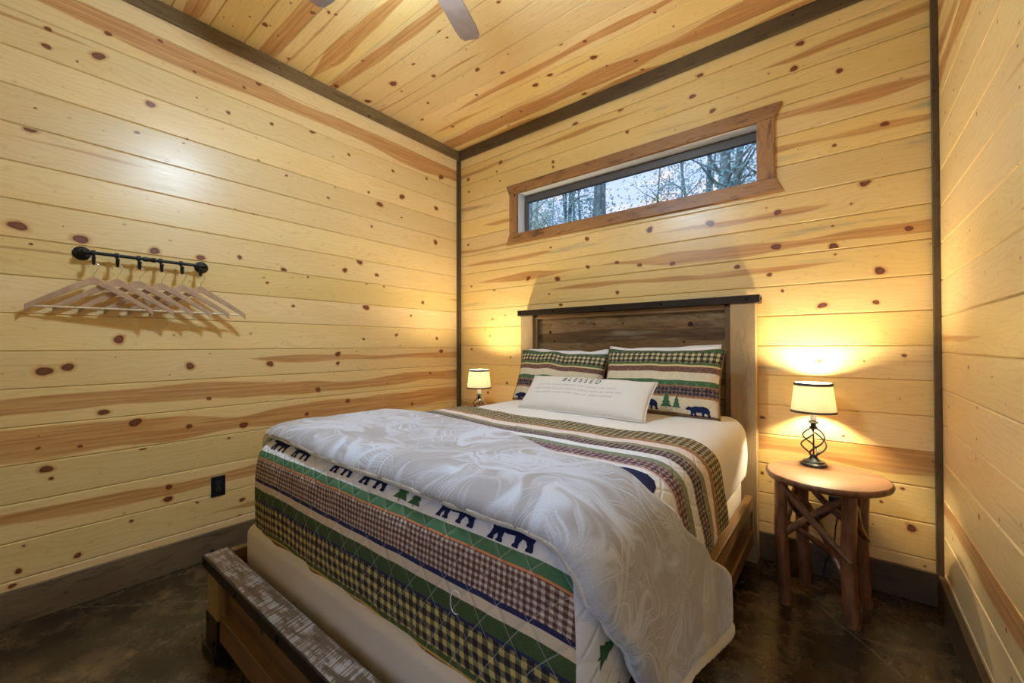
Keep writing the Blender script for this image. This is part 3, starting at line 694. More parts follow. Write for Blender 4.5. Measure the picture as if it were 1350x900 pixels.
NAVY, WHITE = (.016, .020, .085), (.77, .78, .85)
def bands(name, stops, v0, v1, quilt=.085, du=1.0, cotton=.85):
    """stops: (v, light, dark, period); 'pat' uv in metres"""
    m = N(name, cotton, .2); uv = m.sep(m.uv('pat')); u = uv[0]; v = uv[1]
    wob = m.noise(m.xyz(m.ma('MULTIPLY', u, 6.0), m.ma('MULTIPLY', v, 2.0)), 1.0, 2)
    vv = m.ma('ADD', v, m.ma('MULTIPLY', m.ma('SUBTRACT', wob, .5), .010 * du))
    f = m.ma('DIVIDE', m.ma('SUBTRACT', vv, v0), v1 - v0)
    pos = lambda x: max(0.0, min(1.0, (x - v0) / (v1 - v0)))
    A = m.ramp(f, [(pos(s[0]), s[1]) for s in stops], 'CONSTANT')
    B = m.ramp(f, [(pos(s[0]), s[2]) for s in stops], 'CONSTANT')
    P = m.ramp(f, [(pos(s[0]), s[3] * 10) for s in stops], 'CONSTANT')
    per = m.ma('DIVIDE', m.sep(P)[0], 10.0)
    def stripe(q):
        a = m.ma('FRACT', m.ma('DIVIDE', q, per)); return m.ma('MULTIPLY', m.sm(a, .04, .12), m.sm(a, .64, .56))
    def stripe2(q):
        a = m.ma('FRACT', m.ma('DIVIDE', q, m.ma('MULTIPLY', per, 3.0))); return m.sm(m.ma('ABSOLUTE', m.ma('SUBTRACT', a, .5)), .17, .13)
    k = m.ma('MULTIPLY', m.ma('ADD', stripe(u), stripe(vv)), .68)
    k = m.ma('ADD', k, m.ma('MULTIPLY', m.ma('ADD', stripe2(u), stripe2(vv)), .12), clamp=True)
    c = m.mix(k, A, B)
    # quilting stitches: slanted zigzag lines pulled into the cloth
    def line(sgn):
        a = m.ma('FRACT', m.ma('DIVIDE', m.ma('MULTIPLY_ADD', v, sgn * .75, u), quilt)); return m.ma('ABSOLUTE', m.ma('SUBTRACT', a, .5))
    d = m.ma('MINIMUM', line(1), line(-1))
    c = m.mix(m.sm(d, .020, .010, 0, .35), c, (.62, .60, .58))
    puff = m.sm(d, 0.0, .16)
    c = m.mix(m.sm(m.noise(m.xyz(u, v), 300, 2), .35, .75, 0, .12), c, (.3, .28, .26))
    m.set('Base Color', c); m.bump(puff, .45, .006); return m.m

Y1, K1 = (.58, .46, .15), (.020, .015, .022)
QS = [(.20, (.20, .072, .028), (.20, .072, .028), .04), (.301, (.55, .33, .06), (.55, .33, .06), .04), (.309, (.065, .095, .022), (.065, .095, .022), .04),
      (.322, Y1, K1, .030), (.427, NAVY, NAVY, .04), (.435, (.050, .085, .030), (.050, .085, .030), .04), (.477, (.66, .55, .42), (.66, .55, .42), .04),
      (.506, NAVY, NAVY, .04), (.522, (.66, .54, .46), (.11, .045, .045), .0165), (.608, (.66, .25, .11), (.66, .25, .11), .04), (.619, (.075, .185, .095), (.075, .185, .095), .04),
      (.652, WHITE, WHITE, .04), (1.285, (.62, .42, .40), (.62, .42, .40), .04), (1.298, (.44, .30, .33), (.075, .035, .06), .024), (1.368, (.20, .235, .165), (.20, .235, .165), .04),
      (1.415, WHITE, WHITE, .04), (1.462, (.42, .30, .27), (.030, .022, .045), .022), (1.53, (.25, .25, .17), (.25, .25, .17), .04), (1.57, (.78, .68, .65), (.78, .68, .65), .04),
      (1.63, (.33, .17, .09), (.33, .17, .09), .04), (1.668, (.54, .46, .22), (.05, .035, .04), .030)]
M['quilt'] = bands('banded_lodge_quilt_cloth', QS, .2, 2.0)

# box spring and mattress
bm = shell(-2.022, -.458, .668, 2.735, .170, .500, .035, .05, 0, amp=.002, side=.003, close=True, rb=.02)
bs = obj('box_spring', bm, M['ticking'], None, angle=60); tag(bs, 'cream cloth box spring under the mattress, bare at the foot of the bed', 'box spring')
bm = shell(-2.020, -.424, .715, 2.740, .502, .856, .11, .10, .006, amp=.004, side=.004, close=True, belly=.006, rb=.04)
mt = obj('mattress', bm, M['sheet'], None, angle=70); tag(mt, 'queen mattress in a smooth white fitted sheet', 'mattress')

# quilt
QX0, QX1, QY0, QZ = -2.036, -.408, .690, .876
bm = shell(QX0, QX1, QY0, 3.2, .455, QZ, .115, .11, .004, nz=12, ns=60, nl=80, nc=10, amp=.006, side=.013, belly=.008)
bmesh.ops.bisect_plane(bm, geom=bm.verts[:] + bm.edges[:] + bm.faces[:], plane_co=(0, 1.815, 0), plane_no=(0, 1, 0), clear_outer=True)
up = bm.loops.layers.uv.new('pat')
for f in bm.faces:
    f.normal_update(); n = f.normal; c = f.calc_center_median()
    foot = (c.y - QY0) * .38 < (min(c.x - QX0, QX1 - c.x)) and c.y < QY0 + .4
    side = (not foot) and (c.x > QX1 - .3 or c.x < QX0 + .3)
    for lp in f.loops:
        p = lp.vert.co; dr = max(0, QZ - p.z)
        if foot: lp[up].uv = (p.x, p.y - dr)
        elif side: lp[up].uv = (p.x + (dr if c.x > -1.2 else -dr), p.y)
        else: lp[up].uv = (p.x, p.y)
sstep = lambda a, b, x: (lambda t: t * t * (3 - 2 * t))(max(0.0, min(1.0, (x - a) / (b - a))))
for v in bm.verts:
    w = sstep(.95, 1.75, v.co.y); dr = max(0, QZ - v.co.z)
    if v.co.x > -1.2: v.co.y += w * (.62 * dr + .02 * sstep(-.9, -.5, v.co.x))
    else: v.co.y += w * .10 * sstep(-1.3, -1.9, v.co.x)
    if v.co.y < .76 and v.co.z < .8: v.co.z += .014 * noise.noise(Vector((v.co.x * 5, 1, 1))) * (.8 - v.co.z) / .35
qme = bmesh.new(); uvb = bm.loops.layers.uv['pat']; tri = []
vs3, faces2, verts2, verts3, nrm3 = [], [], [], [], []
bm.normal_update(); flip = 1 if sum(f.normal.z for f in bm.faces if f.calc_center_median().z > QZ - .02) > 0 else -1
for f in bm.faces:
    if len(f.verts) > 4: continue
    L = [(lp[up].uv.copy(), lp.vert.co.copy()) for lp in f.loops]
    for a, b, c in [(0, i, i + 1) for i in range(1, len(L) - 1)]:
        k = len(verts2); verts2 += [(L[j][0].x, L[j][0].y, 0) for j in (a, b, c)]; verts3 += [L[j][1] for j in (a, b, c)]; faces2.append((k, k + 1, k + 2)); nrm3.append(f.normal * flip)
uvtree = BVHTree.FromPolygons([Vector(v) for v in verts2], faces2, epsilon=1e-6)
def onquilt(u, v, h):
    hit = uvtree.ray_cast(Vector((u, v, 1)), Vector((0, 0, -1)))
    if hit[0] is None: return None
    i = hit[2]; a, b, c = faces2[i]; A, B, Cc = (Vector(verts2[q]) for q in (a, b, c)); P = hit[0]
    d = (B - A).x * (Cc - A).y - (Cc - A).x * (B - A).y
    if abs(d) < 1e-12: return None
    w1 = ((P - A).x * (Cc - A).y - (Cc - A).x * (P - A).y) / d; w2 = ((B - A).x * (P - A).y - (P - A).x * (B - A).y) / d
    return verts3[a] * (1 - w1 - w2) + verts3[b] * w1 + verts3[c] * w2 + nrm3[i] * h
BEAR = [(0, .38), (.03, .47), (.09, .52), (.12, .58), (.17, .57), (.2, .53), (.30, .56), (.42, .62), (.55, .60), (.72, .62), (.86, .58), (.95, .48), (.99, .34), (.97, .2), (1, .05), (.99, 0), (.88, 0), (.87, .04), (.89, .1), (.84, .2), (.78, .22), (.74, .1), (.75, 0), (.64, 0), (.63, .05), (.66, .1), (.64, .24), (.5, .22), (.44, .24), (.43, .1), (.46, .03), (.45, 0), (.34, 0), (.33, .04), (.35, .08), (.33, .18), (.28, .1), (.29, 0), (.18, 0), (.17, .04), (.2, .1), (.22, .26), (.18, .34), (.1, .33), (.03, .34)]
FIR = [(.47, 0), (.53, 0), (.53, .1), (.95, .08), (.72, .32), (.84, .32), (.64, .56), (.74, .56), (.5, 1), (.26, .56), (.36, .56), (.16, .32), (.28, .32), (.05, .08), (.47, .1)]
def patch(bm, poly, u0, v0, w, h, surf, mi, step=.012, mirror=False):
    P = [Vector((u0 + (1 - x if mirror else x) * w, v0 + y * h)) for x, y in poly]
    if mirror: P = P[::-1]
    E = [(i, (i + 1) % len(P)) for i in range(len(P))]
    a0 = min(p.x for p in P); a1 = max(p.x for p in P); b0 = min(p.y for p in P); b1 = max(p.y for p in P)
    G = [Vector((a0 + step * (i + .5), b0 + step * (j + .5))) for i in range(int((a1 - a0) / step)) for j in range(int((b1 - b0) / step))]
    V, _, F, _, _, _ = delaunay_2d_cdt(P + G, E, [], 1, 1e-5)
    V3 = [surf(p.x, p.y, .0016) for p in V]; nv = [bm.verts.new(p) if p is not None else None for p in V3]
    for f in F:
        q = [nv[i] for i in f]
        if None in q or len(set(q)) < 3: continue
        try: nf = bm.faces.new(q); nf.material_index = mi; nf.smooth = True
        except ValueError: pass
for u, fv in ((-1.915, .682), (-1.72, .682), (-1.415, .680), (-1.225, .677), (-.855, .668), (-.675, .662)):
    patch(bm, BEAR, u, fv, .16, .135, onquilt, 1)
patch(bm, BEAR, -.66, 1.125, .27, .22, onquilt, 1); patch(bm, BEAR, -1.78, 1.12, .30, .24, onquilt, 1); patch(bm, BEAR, -1.30, 1.1, .2, .14, onquilt, 1)
for u, v, w, h in ((-1.02, .665, .07, .12), (-.95, .665, .055, .09), (-.30, 1.14, .09, .13), (-.22, 1.19, .05, .06), (-.17, .78, .06, .10), (-.06, .80, .06, .09)):
    patch(bm, FIR, u, v, w, h, onquilt, 2, .01)
for f in bm.faces: f.smooth = True
qm = bpy.data.meshes.new('quilt'); bm.to_mesh(qm); bm.free()
for mm in (M['quilt'], M['navy'], M['pine_green']): qm.materials.append(mm)
qo = link('quilt', qm); tag(qo, 'lodge quilt in plaid, green and brown bands with walking bears, draped over the bed', 'quilt')
bm = bmesh.new()
P = [onquilt(-.72 + .018 * cos(a) + .006, .470 + .028 * sin(a), .004) for a in [k * .35 for k in range(2, 16)]]
tube(bm, [p for p in P if p is not None], .0011, 6)
th = obj('loose_thread', bm, M['pillow_white'], qo); th['label'] = 'white loose thread loop'

# throw blanket
TX0, TX1, TZ, TR_ = QX0 - .002, QX1 + .004, QZ + .004, .118
TA = (TX1 - TX0) / 2 - TR_; TM = (TX0 + TX1) / 2
def lerp(tab, x):
    if x <= tab[0][0]: return tab[0][1]
    for (a, p), (b, q) in zip(tab, tab[1:]):
        if x <= b:
            t = (x - a) / (b - a); t = t * t * (3 - 2 * t) * .5 + t * .5; return p + (q - p) * t
    return tab[-1][1]
ARC = TR_ * pi / 2
SM = TA + ARC + .52
Y0T = [(-TA - ARC - .10, .775), (-TA, .745), (-.2, .730), (TA - .05, .726), (TA + ARC * .6, .722), (TA + ARC, .735), (TA + ARC + .10, .788), (TA + ARC + .24, .875), (SM, .985)]
Y1T = [(-TA - ARC, 1.29), (-TA + .1, 1.35), (-.30, 1.36), (.2, 1.265), (TA - .1, 1.09), (TA + ARC * .5, 1.10), (TA + ARC, 1.24), (TA + ARC + .20, 1.52), (TA + ARC + .38, 1.75), (SM, 1.72)]
def throw(s, y, off, seed=0.0):
    # section of the made bed at this distance from its foot
    e = y - (QY0 - .002); dz = 0.0; ins = 0.0
    if e < TR_: dz = TR_ - sqrt(max(0, TR_ ** 2 - (TR_ - max(e, 0)) ** 2))
    if e < .11: ins = .11 - sqrt(max(0, .11 ** 2 - (.11 - max(e, 0)) ** 2))
    a = abs(s); sg = 1 if s > 0 else -1
    if a < TA: p = Vector((a, 0, TZ)); n = Vector((0, 0, 1))
    elif a < TA + ARC:
        t = (a - TA) / TR_; p = Vector((TA + TR_ * sin(t), 0, TZ - TR_ + TR_ * cos(t))); n = Vector((sin(t), 0, cos(t)))
    else: p = Vector((TA + TR_, 0, TZ - TR_ - (a - TA - ARC))); n = Vector((1, 0, 0))
    side = sstep(TA, TA + ARC, a)
    p.x -= ins * side; p.z -= dz * (1 - .75 * side)
    if e < TR_: n = (n + Vector((0, -(1 - e / TR_) * .9, 0)) * (1 - side)).normalized()
    drop = max(0, a - TA - ARC)
    if sg > 0:
        p.x += .016 * sstep(.14, .36, drop) + .004 * sstep(.3, .5, drop)
        fold = (sin(y * 19 + 1.2 * sin(y * 7) + 1.5 + drop * 2) * .5 + .5) * .018 * sstep(.05, .42, drop) + .010 * sstep(.0, .2, drop) * (noise.noise(Vector((y * 6, drop * 4, seed))) + .5)
        p.x += fold
    hem = max(0, drop - HEMD)
    if sg > 0 and hem > 0: p.x += hem * .35 + .012 * sstep(0, .02, hem); p.z += hem * .15
    p += n * off
    q = Vector((TM + sg * p.x, y + n.y * off * .5, p.z))
    wr = noise.noise(Vector((q.x * 2.6, q.y * 5.0, 3.3))) * .010 + noise.noise(Vector((q.x * 7, q.y * 9, 8.1))) * .004
    q.z += (wr + .006) * (1 - side) * sstep(0, .1, e)
    return q
HEMD = .52
def throw_grid(name, off, thick, e0, e1, eh, mat, parent, fuzz=0.0, curl=0.0):
    global HEMD
    bm = bmesh.new(); up = bm.loops.layers.uv.new('pat'); ni, nj = 120, 56; UVD = {}; G = []; sl, sr = -TA - ARC - .17, SM + eh
    for i in range(ni + 1):
        s = sl + (sr - sl) * i / ni; row = []
        y0 = lerp(Y0T, s) - e0; y1 = lerp(Y1T, s) + e1
        for j in range(nj + 1):
            t = j / nj; y = y0 + (y1 - y0) * t
            sd_ = TA + ARC
            if s > sd_: s2 = sd_ + (s - sd_) * (.74 + .26 * sstep(.25, 1.0, t))
            else: s2 = s
            o = off - curl * (max(0, 1 - t / .035) ** 2 + max(0, 1 - (1 - t) / .03) ** 2)
            HEMD = .52 * (.74 + .26 * sstep(.25, 1.0, t))
            p = throw(s2 + .010 * sin(y * 14) * sstep(SM - .25, SM, s), y, o)
            if fuzz: p += Vector((noise.noise(p * 55), noise.noise(p * 55 + Vector((9, 1, 2))), noise.noise(p * 55 + Vector((3, 7, 5))))) * fuzz
            row.append(bm.verts.new(p)); UVD[row[-1]] = (s2, y)
        G.append(row)
    for i in range(ni):
        for j in range(nj): bm.faces.new((G[i][j], G[i + 1][j], G[i + 1][j + 1], G[i][j + 1]))
    for f in bm.faces:
        for lp in f.loops: lp[up].uv = UVD[lp.vert]
    o = obj(name, bm, mat, parent, angle=180)
    sd = o.modifiers.new('thick', 'SOLIDIFY'); sd.thickness = thick; sd.offset = 0; sd.use_even_offset = False
    su = o.modifiers.new('soft', 'SUBSURF'); su.levels = 1; su.render_levels = 1
    return o
bl = throw_grid('throw_blanket', .041, .012, .006, .0, .0, M['fur'], None, .0, .016); tag(bl, 'pale grey plush throw blanket over the foot half and right side of the bed', 'blanket')
sh = throw_grid('sherpa_lining', .0195, .027, .006, .010, .050, M['sherpa'], bl, .0045); sh['label'] = 'cream fleecy sherpa lining showing at the edges'

# ------------------------------------------------------------------ pillows
def pillow_fn(w, h, t, pinch=.05, seed=0):
    def f(u, v, side):          # u, v in -1..1
        x = u * w / 2 * (1 - pinch * (1 - v * v) * abs(u) ** 3); z = v * h / 2 * (1 - pinch * 1.2 * (1 - u * u) * abs(v) ** 3)
        b = max(0, (1 - u ** 4)) ** .62 * max(0, (1 - v ** 4)) ** .62
        wr = 1 + .10 * noise.noise(Vector((u * 2.2 + seed, v * 2.2, side))) + .04 * noise.noise(Vector((u * 7 + seed, v * 6, side * 2)))
        return Vector((x, side * t / 2 * b * wr, z + .011 * noise.noise(Vector((u * 2.6, seed, 2)))))
    return f
def pillow(name, label, mats, w, h, t, bottom, lean, yaw=0, roll=0, seed=0, extra=None, group=None, nu=36, nv=26, pinch=.05):
    bm = bmesh.new(); up = bm.loops.layers.uv.new('pat'); fn = pillow_fn(w, h, t, pinch, seed); vg = {}
    def vert(i, j, s):
        key = (i, j, s if 0 < i < nu and 0 < j < nv else 0)
        if key not in vg:
            p = fn(2 * i / nu - 1, 2 * j / nv - 1, s); vg[key] = bm.verts.new(p)
        return vg[key]
    for s in (-1, 1):
        for i in range(nu):
            for j in range(nv):
                ij = [(i, j), (i + 1, j), (i + 1, j + 1), (i, j + 1)]
                f = bm.faces.new([vert(*q, s) for q in (ij if s < 0 else ij[::-1])])
                for lp, q in zip(f.loops, (ij if s < 0 else ij[::-1])): lp[up].uv = ((q[0] / nu - .5) * w, q[1] / nv * .45)
    surf = lambda x, z, d: fn(max(-1, min(1, x / (w / 2))), max(-1, min(1, z / (h / 2))), -1) + Vector((0, -d, 0))
    # piping round the seam
    pts = [fn(a, b, 0) for a, b in [(-1 + 2 * k / nu, -1) for k in range(nu)] + [(1, -1 + 2 * k / nv) for k in range(nv)] + [(1 - 2 * k / nu, 1) for k in range(nu)] + [(-1, 1 - 2 * k / nv) for k in range(nv)]]
    tube(bm, pts, .0035, 6, closed=True)
    if extra: extra(bm, surf)
    R = Euler((-radians(lean), radians(roll), radians(yaw))).to_matrix()
    ctr = Vector(bottom) + R @ Vector((0, 0, h / 2))
    for f in bm.faces: f.smooth = True
    me = bpy.data.meshes.new(name); bm.to_mesh(me); bm.free()
    for m_ in mats: me.materials.append(m_)
    o = link(name, me); o.location = ctr; o.rotation_euler = R.to_euler(); tag(o, label, 'pillow', group); return o
SHH = .45
CR = (.72, .62, .44)
SS = [(f * SHH, a, b, p) for f, a, b, p in [(0, (.22, .12, .06), (.22, .12, .06), .04), (.035, CR, CR, .04), (.25, (.40, .17, .07), (.40, .17, .07), .04), (.275, (.20, .12, .12), (.02, .015, .02), .022),
     (.40, (.40, .17, .07), (.40, .17, .07), .04), (.415, (.05, .13, .045), (.05, .13, .045), .04), (.49, CR, CR, .04), (.61, (.17, .075, .05), (.17, .075, .05), .04), (.695, (.66, .52, .26), (.66, .52, .26), .04),
     (.72, (.06, .12, .03), (.06, .12, .03), .04), (.755, (.62, .55, .26), (.022, .016, .02), .034), (.93, (.045, .11, .045), (.045, .11, .045), .04), (.99, (.70, .62, .5), (.10, .05, .03), .02)]]
M['sham'] = bands('banded_lodge_sham_cloth', SS, 0, SHH, .06, .8)
def sham_motifs(bm, surf):
    patch(bm, FIR, .040, -.175, .075, .10, surf, 2, .008); patch(bm, FIR, .108, -.175, .055, .08, surf, 2, .008)
    patch(bm, BEAR, .185, -.203, .13, .09, surf, 1, .008); patch(bm, BEAR, -.10, -.19, .13, .10, surf, 1, .008); patch(bm, BEAR, -.33, -.20, .13, .09, surf, 1, .008)
MS = [M['sham'], M['navy'], M['pine_green']]
gp = 'quilted plaid pillows on the bed'
pillow('pillow_sham', 'quilted plaid and green banded pillow at the right of the bed with two fir trees', MS, .72, .42, .115, (-.872, 2.444, .853), 22, 0, -.5, 3, sham_motifs, gp)
pillow('pillow_sham', 'quilted plaid and green banded pillow at the left of the bed beside the far lamp', MS, .72, .39, .125, (-1.602, 2.468, .848), 17, 2, 2.5, 9, sham_motifs, gp)
gw = 'white pillows against the headboard'
pillow('pillow', 'plain white pillow tucked behind the right plaid pillow', [M['pillow_white']], .72, .415, .10, (-.915, 2.640, .856), 12, 0, -1.5, 5, None, gw)
pillow('pillow', 'plain white pillow tucked behind the left plaid pillow', [M['pillow_white']], .70, .39, .10, (-1.655, 2.645, .854), 12, 0, 1.0, 6, None, gw)

def text_shapes(bm, surf):
    cu = bpy.data.curves.new('word', 'FONT'); cu.body = 'BLESSED'; cu.size = .050; cu.align_x = 'CENTER'; cu.space_character = 1.55; cu.shear = .12; cu.resolution_u = 3; cu.offset = .0007
    ob = bpy.data.objects.new('word', cu); C.objects.link(ob)
    me = bpy.data.meshes.new_from_object(ob.evaluated_get(bpy.context.evaluated_depsgraph_get()))
    bpy.data.objects.remove(ob); bpy.data.curves.remove(cu)
    base = [bm.verts.new(surf(v.co.x - .015, .062 + v.co.y, .0016)) for v in me.vertices]
    for p in me.polygons:
        try: f = bm.faces.new([base[i] for i in p.vertices]); f.material_index = 1
        except ValueError: pass
    bpy.data.meshes.remove(me)
    rn = random.Random(4)
    for z, x0, x1 in ((.030, -.315, .235), (.000, -.345, .275), (-.030, -.325, .235)):   # three lines of faint, unreadable cursive
        x = x0
        while x < x1:
            ln = min(rn.uniform(.03, .085), x1 - x)
            n = max(4, int(ln / .004)); pts = []
            for k in range(n + 1):
                xx = x + ln * k / n; hh = .0055 * (1 if k % 2 else -.2) * rn.uniform(.5, 1.3); pts.append((xx, z + hh))
            for (a, b), (c, d) in zip(pts, pts[1:]):
                q = [surf(a, b - .0014, .0014), surf(c, d - .0014, .0014), surf(c, d + .0014, .0014), surf(a, b + .0014, .0014)]
                f = bm.faces.new([bm.verts.new(p) for p in q]); f.material_index = 2
            x += ln + .011
pillow('lumbar_pillow', 'long cream lumbar pillow printed BLESSED leaning in front of the plaid pillows', [M['linen'], M['ink'], M['ink_pale']], .86, .27, .11, (-1.235, 2.125, .864), 44, -2, 0, 1, text_shapes, nu=44, nv=18, pinch=.03)
# ------------------------------------------------------------------ side tables
def log_limb(bm, a, b, r0, r1, seed, n=12, seg=9, bow=.008):
    a, b = Vector(a), Vector(b); P, Rr = [], []; rn = random.Random(seed); ph = rn.random() * 6
    d = (b - a).normalized(); s = d.cross(Vector((0, 0, 1)) if abs(d.z) < .9 else Vector((1, 0, 0))).normalized(); q = d.cross(s)
    for i in range(seg + 1):
        f = i / seg; P.append(a.lerp(b, f) + (s * sin(3.1 * f + ph) + q * sin(2.3 * f + 2 * ph)) * bow * sin(pi * f)); Rr.append((r0 + (r1 - r0) * f) * (1 + .10 * noise.noise(Vector((f * 6, seed, 0)))))
    n0 = len(bm.verts); tube(bm, P, Rr, n); bm.verts.ensure_lookup_table()
    for v in list(bm.verts)[n0:]:
        v.co += Vector((noise.noise(v.co * 40), noise.noise(v.co * 40 + Vector((5, 5, 5))), 0)) * .0022
def make_table(label, loc):
    t = thing('side_table', label, 'side table', loc, 0, 'round log side tables')
    bm = bmesh.new(); n = 72; T = .630; ring = []
    rad = lambda k: .252 + .005 * noise.noise(Vector((2 * cos(2 * pi * k / n), 2 * sin(2 * pi * k / n), 1)))
    prof = [(-.012, T - .031), (-.003, T - .027), (.002, T - .014), (-.002, T - .003), (-.008, T)]
    for d, z in prof: ring.append([bm.verts.new(((rad(k) + d) * cos(2 * pi * k / n), (rad(k) + d) * sin(2 * pi * k / n), z)) for k in range(n)])
    for A, B in zip(ring, ring[1:]):
        for k in range(n): bm.faces.new((A[k], A[(k + 1) % n], B[(k + 1) % n], B[k])).material_index = 1
    bm.faces.new(ring[-1]); bm.faces.new(ring[0][::-1]).material_index = 1
    board_uv(bm, 0, .37, .3, 1)
    obj('tabletop', bm, [M['table_top'], M['log']], t, angle=50)
    F = {'a': (-.158, -.13), 'b': (.098, -.148), 'c': (.148, .075), 'd': (-.095, .150)}
    TP = {'a': (-.172, -.118), 'b': (.088, -.155), 'c': (.140, .085), 'd': (-.100, .158)}
    leg = lambda k, z: Vector((*F[k], 0)).lerp(Vector((*TP[k], .6)), z / .6)
    for i, k in enumerate('abcd'):
        bm = bmesh.new(); log_limb(bm, (*F[k], 0), (*TP[k], .601), .033 if k == 'b' else .029, .029, 31 + i, 14, 12, .010); obj('leg', bm, M['log'], t)
    BR = [('a', .335, 'b', .575), ('a', .575, 'b', .29), ('b', .34, 'c', .56), ('b', .55, 'c', .32), ('c', .33, 'd', .56), ('c', .56, 'd', .30), ('d', .33, 'a', .55), ('d', .56, 'a', .30), ('d', .42, 'b', .13), ('c', .16, 'a', .40)]
    for i, (p, zp, q, zq) in enumerate(BR):
        bm = bmesh.new(); A, B = leg(p, zp), leg(q, zq); side = Vector((B - A).cross(Vector((0, 0, 1)))).normalized() * (.012 if i % 2 else -.012)
        log_limb(bm, A + side, B + side, .0175, .0145, 60 + i, 10, 8, .008); obj('brace', bm, M['log'], t)
    return t
make_table('round log-legged side table on the right between the bed and the right wall', (-.065, 2.560, 0))
make_table('round log-legged side table in the far left corner behind the bed under the far lamp', (-2.405, 2.480, 0))

# ------------------------------------------------------------------ lamps
def make_lamp(label, loc, rz):
    t = thing('table_lamp', label, 'lamp', loc, rz, 'twin twisted iron table lamps')
    bm = bmesh.new(); lathe(bm, [(.054, 0), (.060, .004), (.060, .012), (.055, .017), (.050, .019), (.046, .026), (.030, .033), (.020, .040), (.016, .050), (.015, .060)], 40); obj('base', bm, M['lamp_iron'], t)
    for k in range(4):
        bm = bmesh.new(); P = []
        for i in range(25):
            f = i / 24; r = .012 + .046 * sin(pi * f) ** .85; a = k * pi / 2 + pi * .95 * f + .4; P.append((r * cos(a), r * sin(a), .054 + .145 * f))
        tube(bm, P, .0042, 8); obj('twisted_bar', bm, M['lamp_iron'], t)
    bm = bmesh.new(); tube(bm, [(0, 0, .05), (0, 0, .205)], .004, 10); obj('stem', bm, M['lamp_iron'], t)
    bm = bmesh.new(); lathe(bm, [(.013, .192), (.019, .198), (.019, .206), (.012, .210), (.012, .220), (.021, .224), (.023, .230), (.021, .234), (.011, .237), (.011, .245)], 28); obj('neck', bm, M['lamp_iron'], t)
    bm = bmesh.new(); lathe(bm, [(.012, .238), (.015, .241), (.016, .300), (.022, .322), (.022, .338), (.014, .341)], 24); obj('socket', bm, M['socket'], t)
    bm = bmesh.new(); ball(bm, (0, 0, .372), .030, (1, 1, 1.25), 16, 12); obj('bulb', bm, M['bulb'], t)
    B, T, rb, rt = .283, .437, .101, .083
    bm = bmesh.new(); n = 56
    ro = lambda z: rb + (rt - rb) * (z - B) / (T - B)
    lathe(bm, [(ro(B), B), (ro(T), T), (ro(T) - .002, T), (ro(B) - .002, B), (ro(B), B)], n, cap0=False, cap1=False)
    bmesh.ops.remove_doubles(bm, verts=bm.verts, dist=1e-6)
    sh_ = obj('lamp_shade', bm, M['shade'], t)
    for z0, z1 in ((B - .001, B + .010), (T - .013, T + .001)):
        bm = bmesh.new(); lathe(bm, [(ro(z0) + .0015, z0), (ro(z1) + .0015, z1), (ro(z1) - .003, z1), (ro(z0) - .003, z0), (ro(z0) + .0015, z0)], n, cap0=False, cap1=False)
        bmesh.ops.remove_doubles(bm, verts=bm.verts, dist=1e-6); obj('shade_band', bm, M['shade_trim'], sh_)
    bm = bmesh.new(); zz = .325
    for k in range(3):
        a = k * 2 * pi / 3; tube(bm, [(.013 * cos(a), .013 * sin(a), .300), (ro(.31) * .5 * cos(a), ro(.31) * .5 * sin(a), .305), ((ro(.30) - .002) * cos(a), (ro(.30) - .002) * sin(a), .300)], .0015, 6)
    obj('shade_spider', bm, M['steel'], t)
    return t
make_lamp('lit table lamp with twisted iron cage on the log table right of the bed', (-.118, 2.705, .630), .3)
make_lamp('lit table lamp with twisted iron cage in the far left corner beyond the bed', (-2.372, 2.520, .630), 1.0)

# ------------------------------------------------------------------ outlets and cord
def outlet(label, loc, rz):
    t = thing('power_outlet', label, 'outlet', loc, rz)
    bm = bmesh.new(); box(bm, -.037, .037, 0, .006, -.060, .060); obj('cover_plate', bm, M['plastic'], t, smooth=False, bevel=.003)
    for s in (-1, 1):
        bm = bmesh.new(); prism(bm, [(.016 * (1 if abs(c) < .8 else .9) * c / max(abs(c), 1e-6) * min(1, abs(c) * 1.3), .0145 * d) for c, d in [(cos(2 * pi * k / 16), sin(2 * pi * k / 16)) for k in range(16)]], lambda x, z: (x, .006, z + s * .0195), (0, .0022, 0))
        rc = obj('receptacle', bm, M['plastic_grey'], t, smooth=False)
        bm = bmesh.new()
        for x in (-.0062, .0062): box(bm, x - .0011, x + .0011, .0081, .0086, s * .0195 - .001, s * .0195 + .007)
        box(bm, -.002, .002, .0081, .0086, s * .0195 - .0085, s * .0195 - .0045)
        obj('slot', bm, M['black'], rc, smooth=False)
    bm = bmesh.new(); ball(bm, (0, .0065, 0), .003, (1, .5, 1), 8, 6); obj('screw', bm, M['steel'], t)
    return t
outlet('black duplex wall outlet low on the left wall boards', (XL, .840, .420), -pi / 2)
outlet('black wall outlet behind the right log table, with a plug in it', (-.020, YB, .405), pi)
t = thing('power_adapter', 'small black plug-in adapter with a thin cord under the right log table', 'adapter', (-.025, YB - .009, .425))
bm = bmesh.new(); box(bm, -.034, .030, -.046, 0, -.036, .030); obj('adapter_body', bm, M['plastic'], t, smooth=False, bevel=.006, seg=3)
bm = bmesh.new(); tube(bm, [(.006, -.03, -.036), (.004, -.032, -.075), (-.006, -.03, -.14), (-.012, -.028, -.24), (-.05, -.035, -.34), (-.06, -.06, -.404), (-.02, -.11, -.4125), (.05, -.10, -.4125)], .0032, 8); obj('cord', bm, M['plastic'], t)
bm = bmesh.new(); tube(bm, [(-.118, 2.768, .6345), (-.118, 2.812, .6345), (-.118, 2.824, .622), (-.116, 2.822, .52), (-.095, 2.826, .46), (-.073, 2.830, .405), (-.065, 2.835, .398)], .0028, 8)
tag(obj('lamp_cord', bm, M['plastic']), 'thin black lamp cord hanging behind the right log table', 'cord')

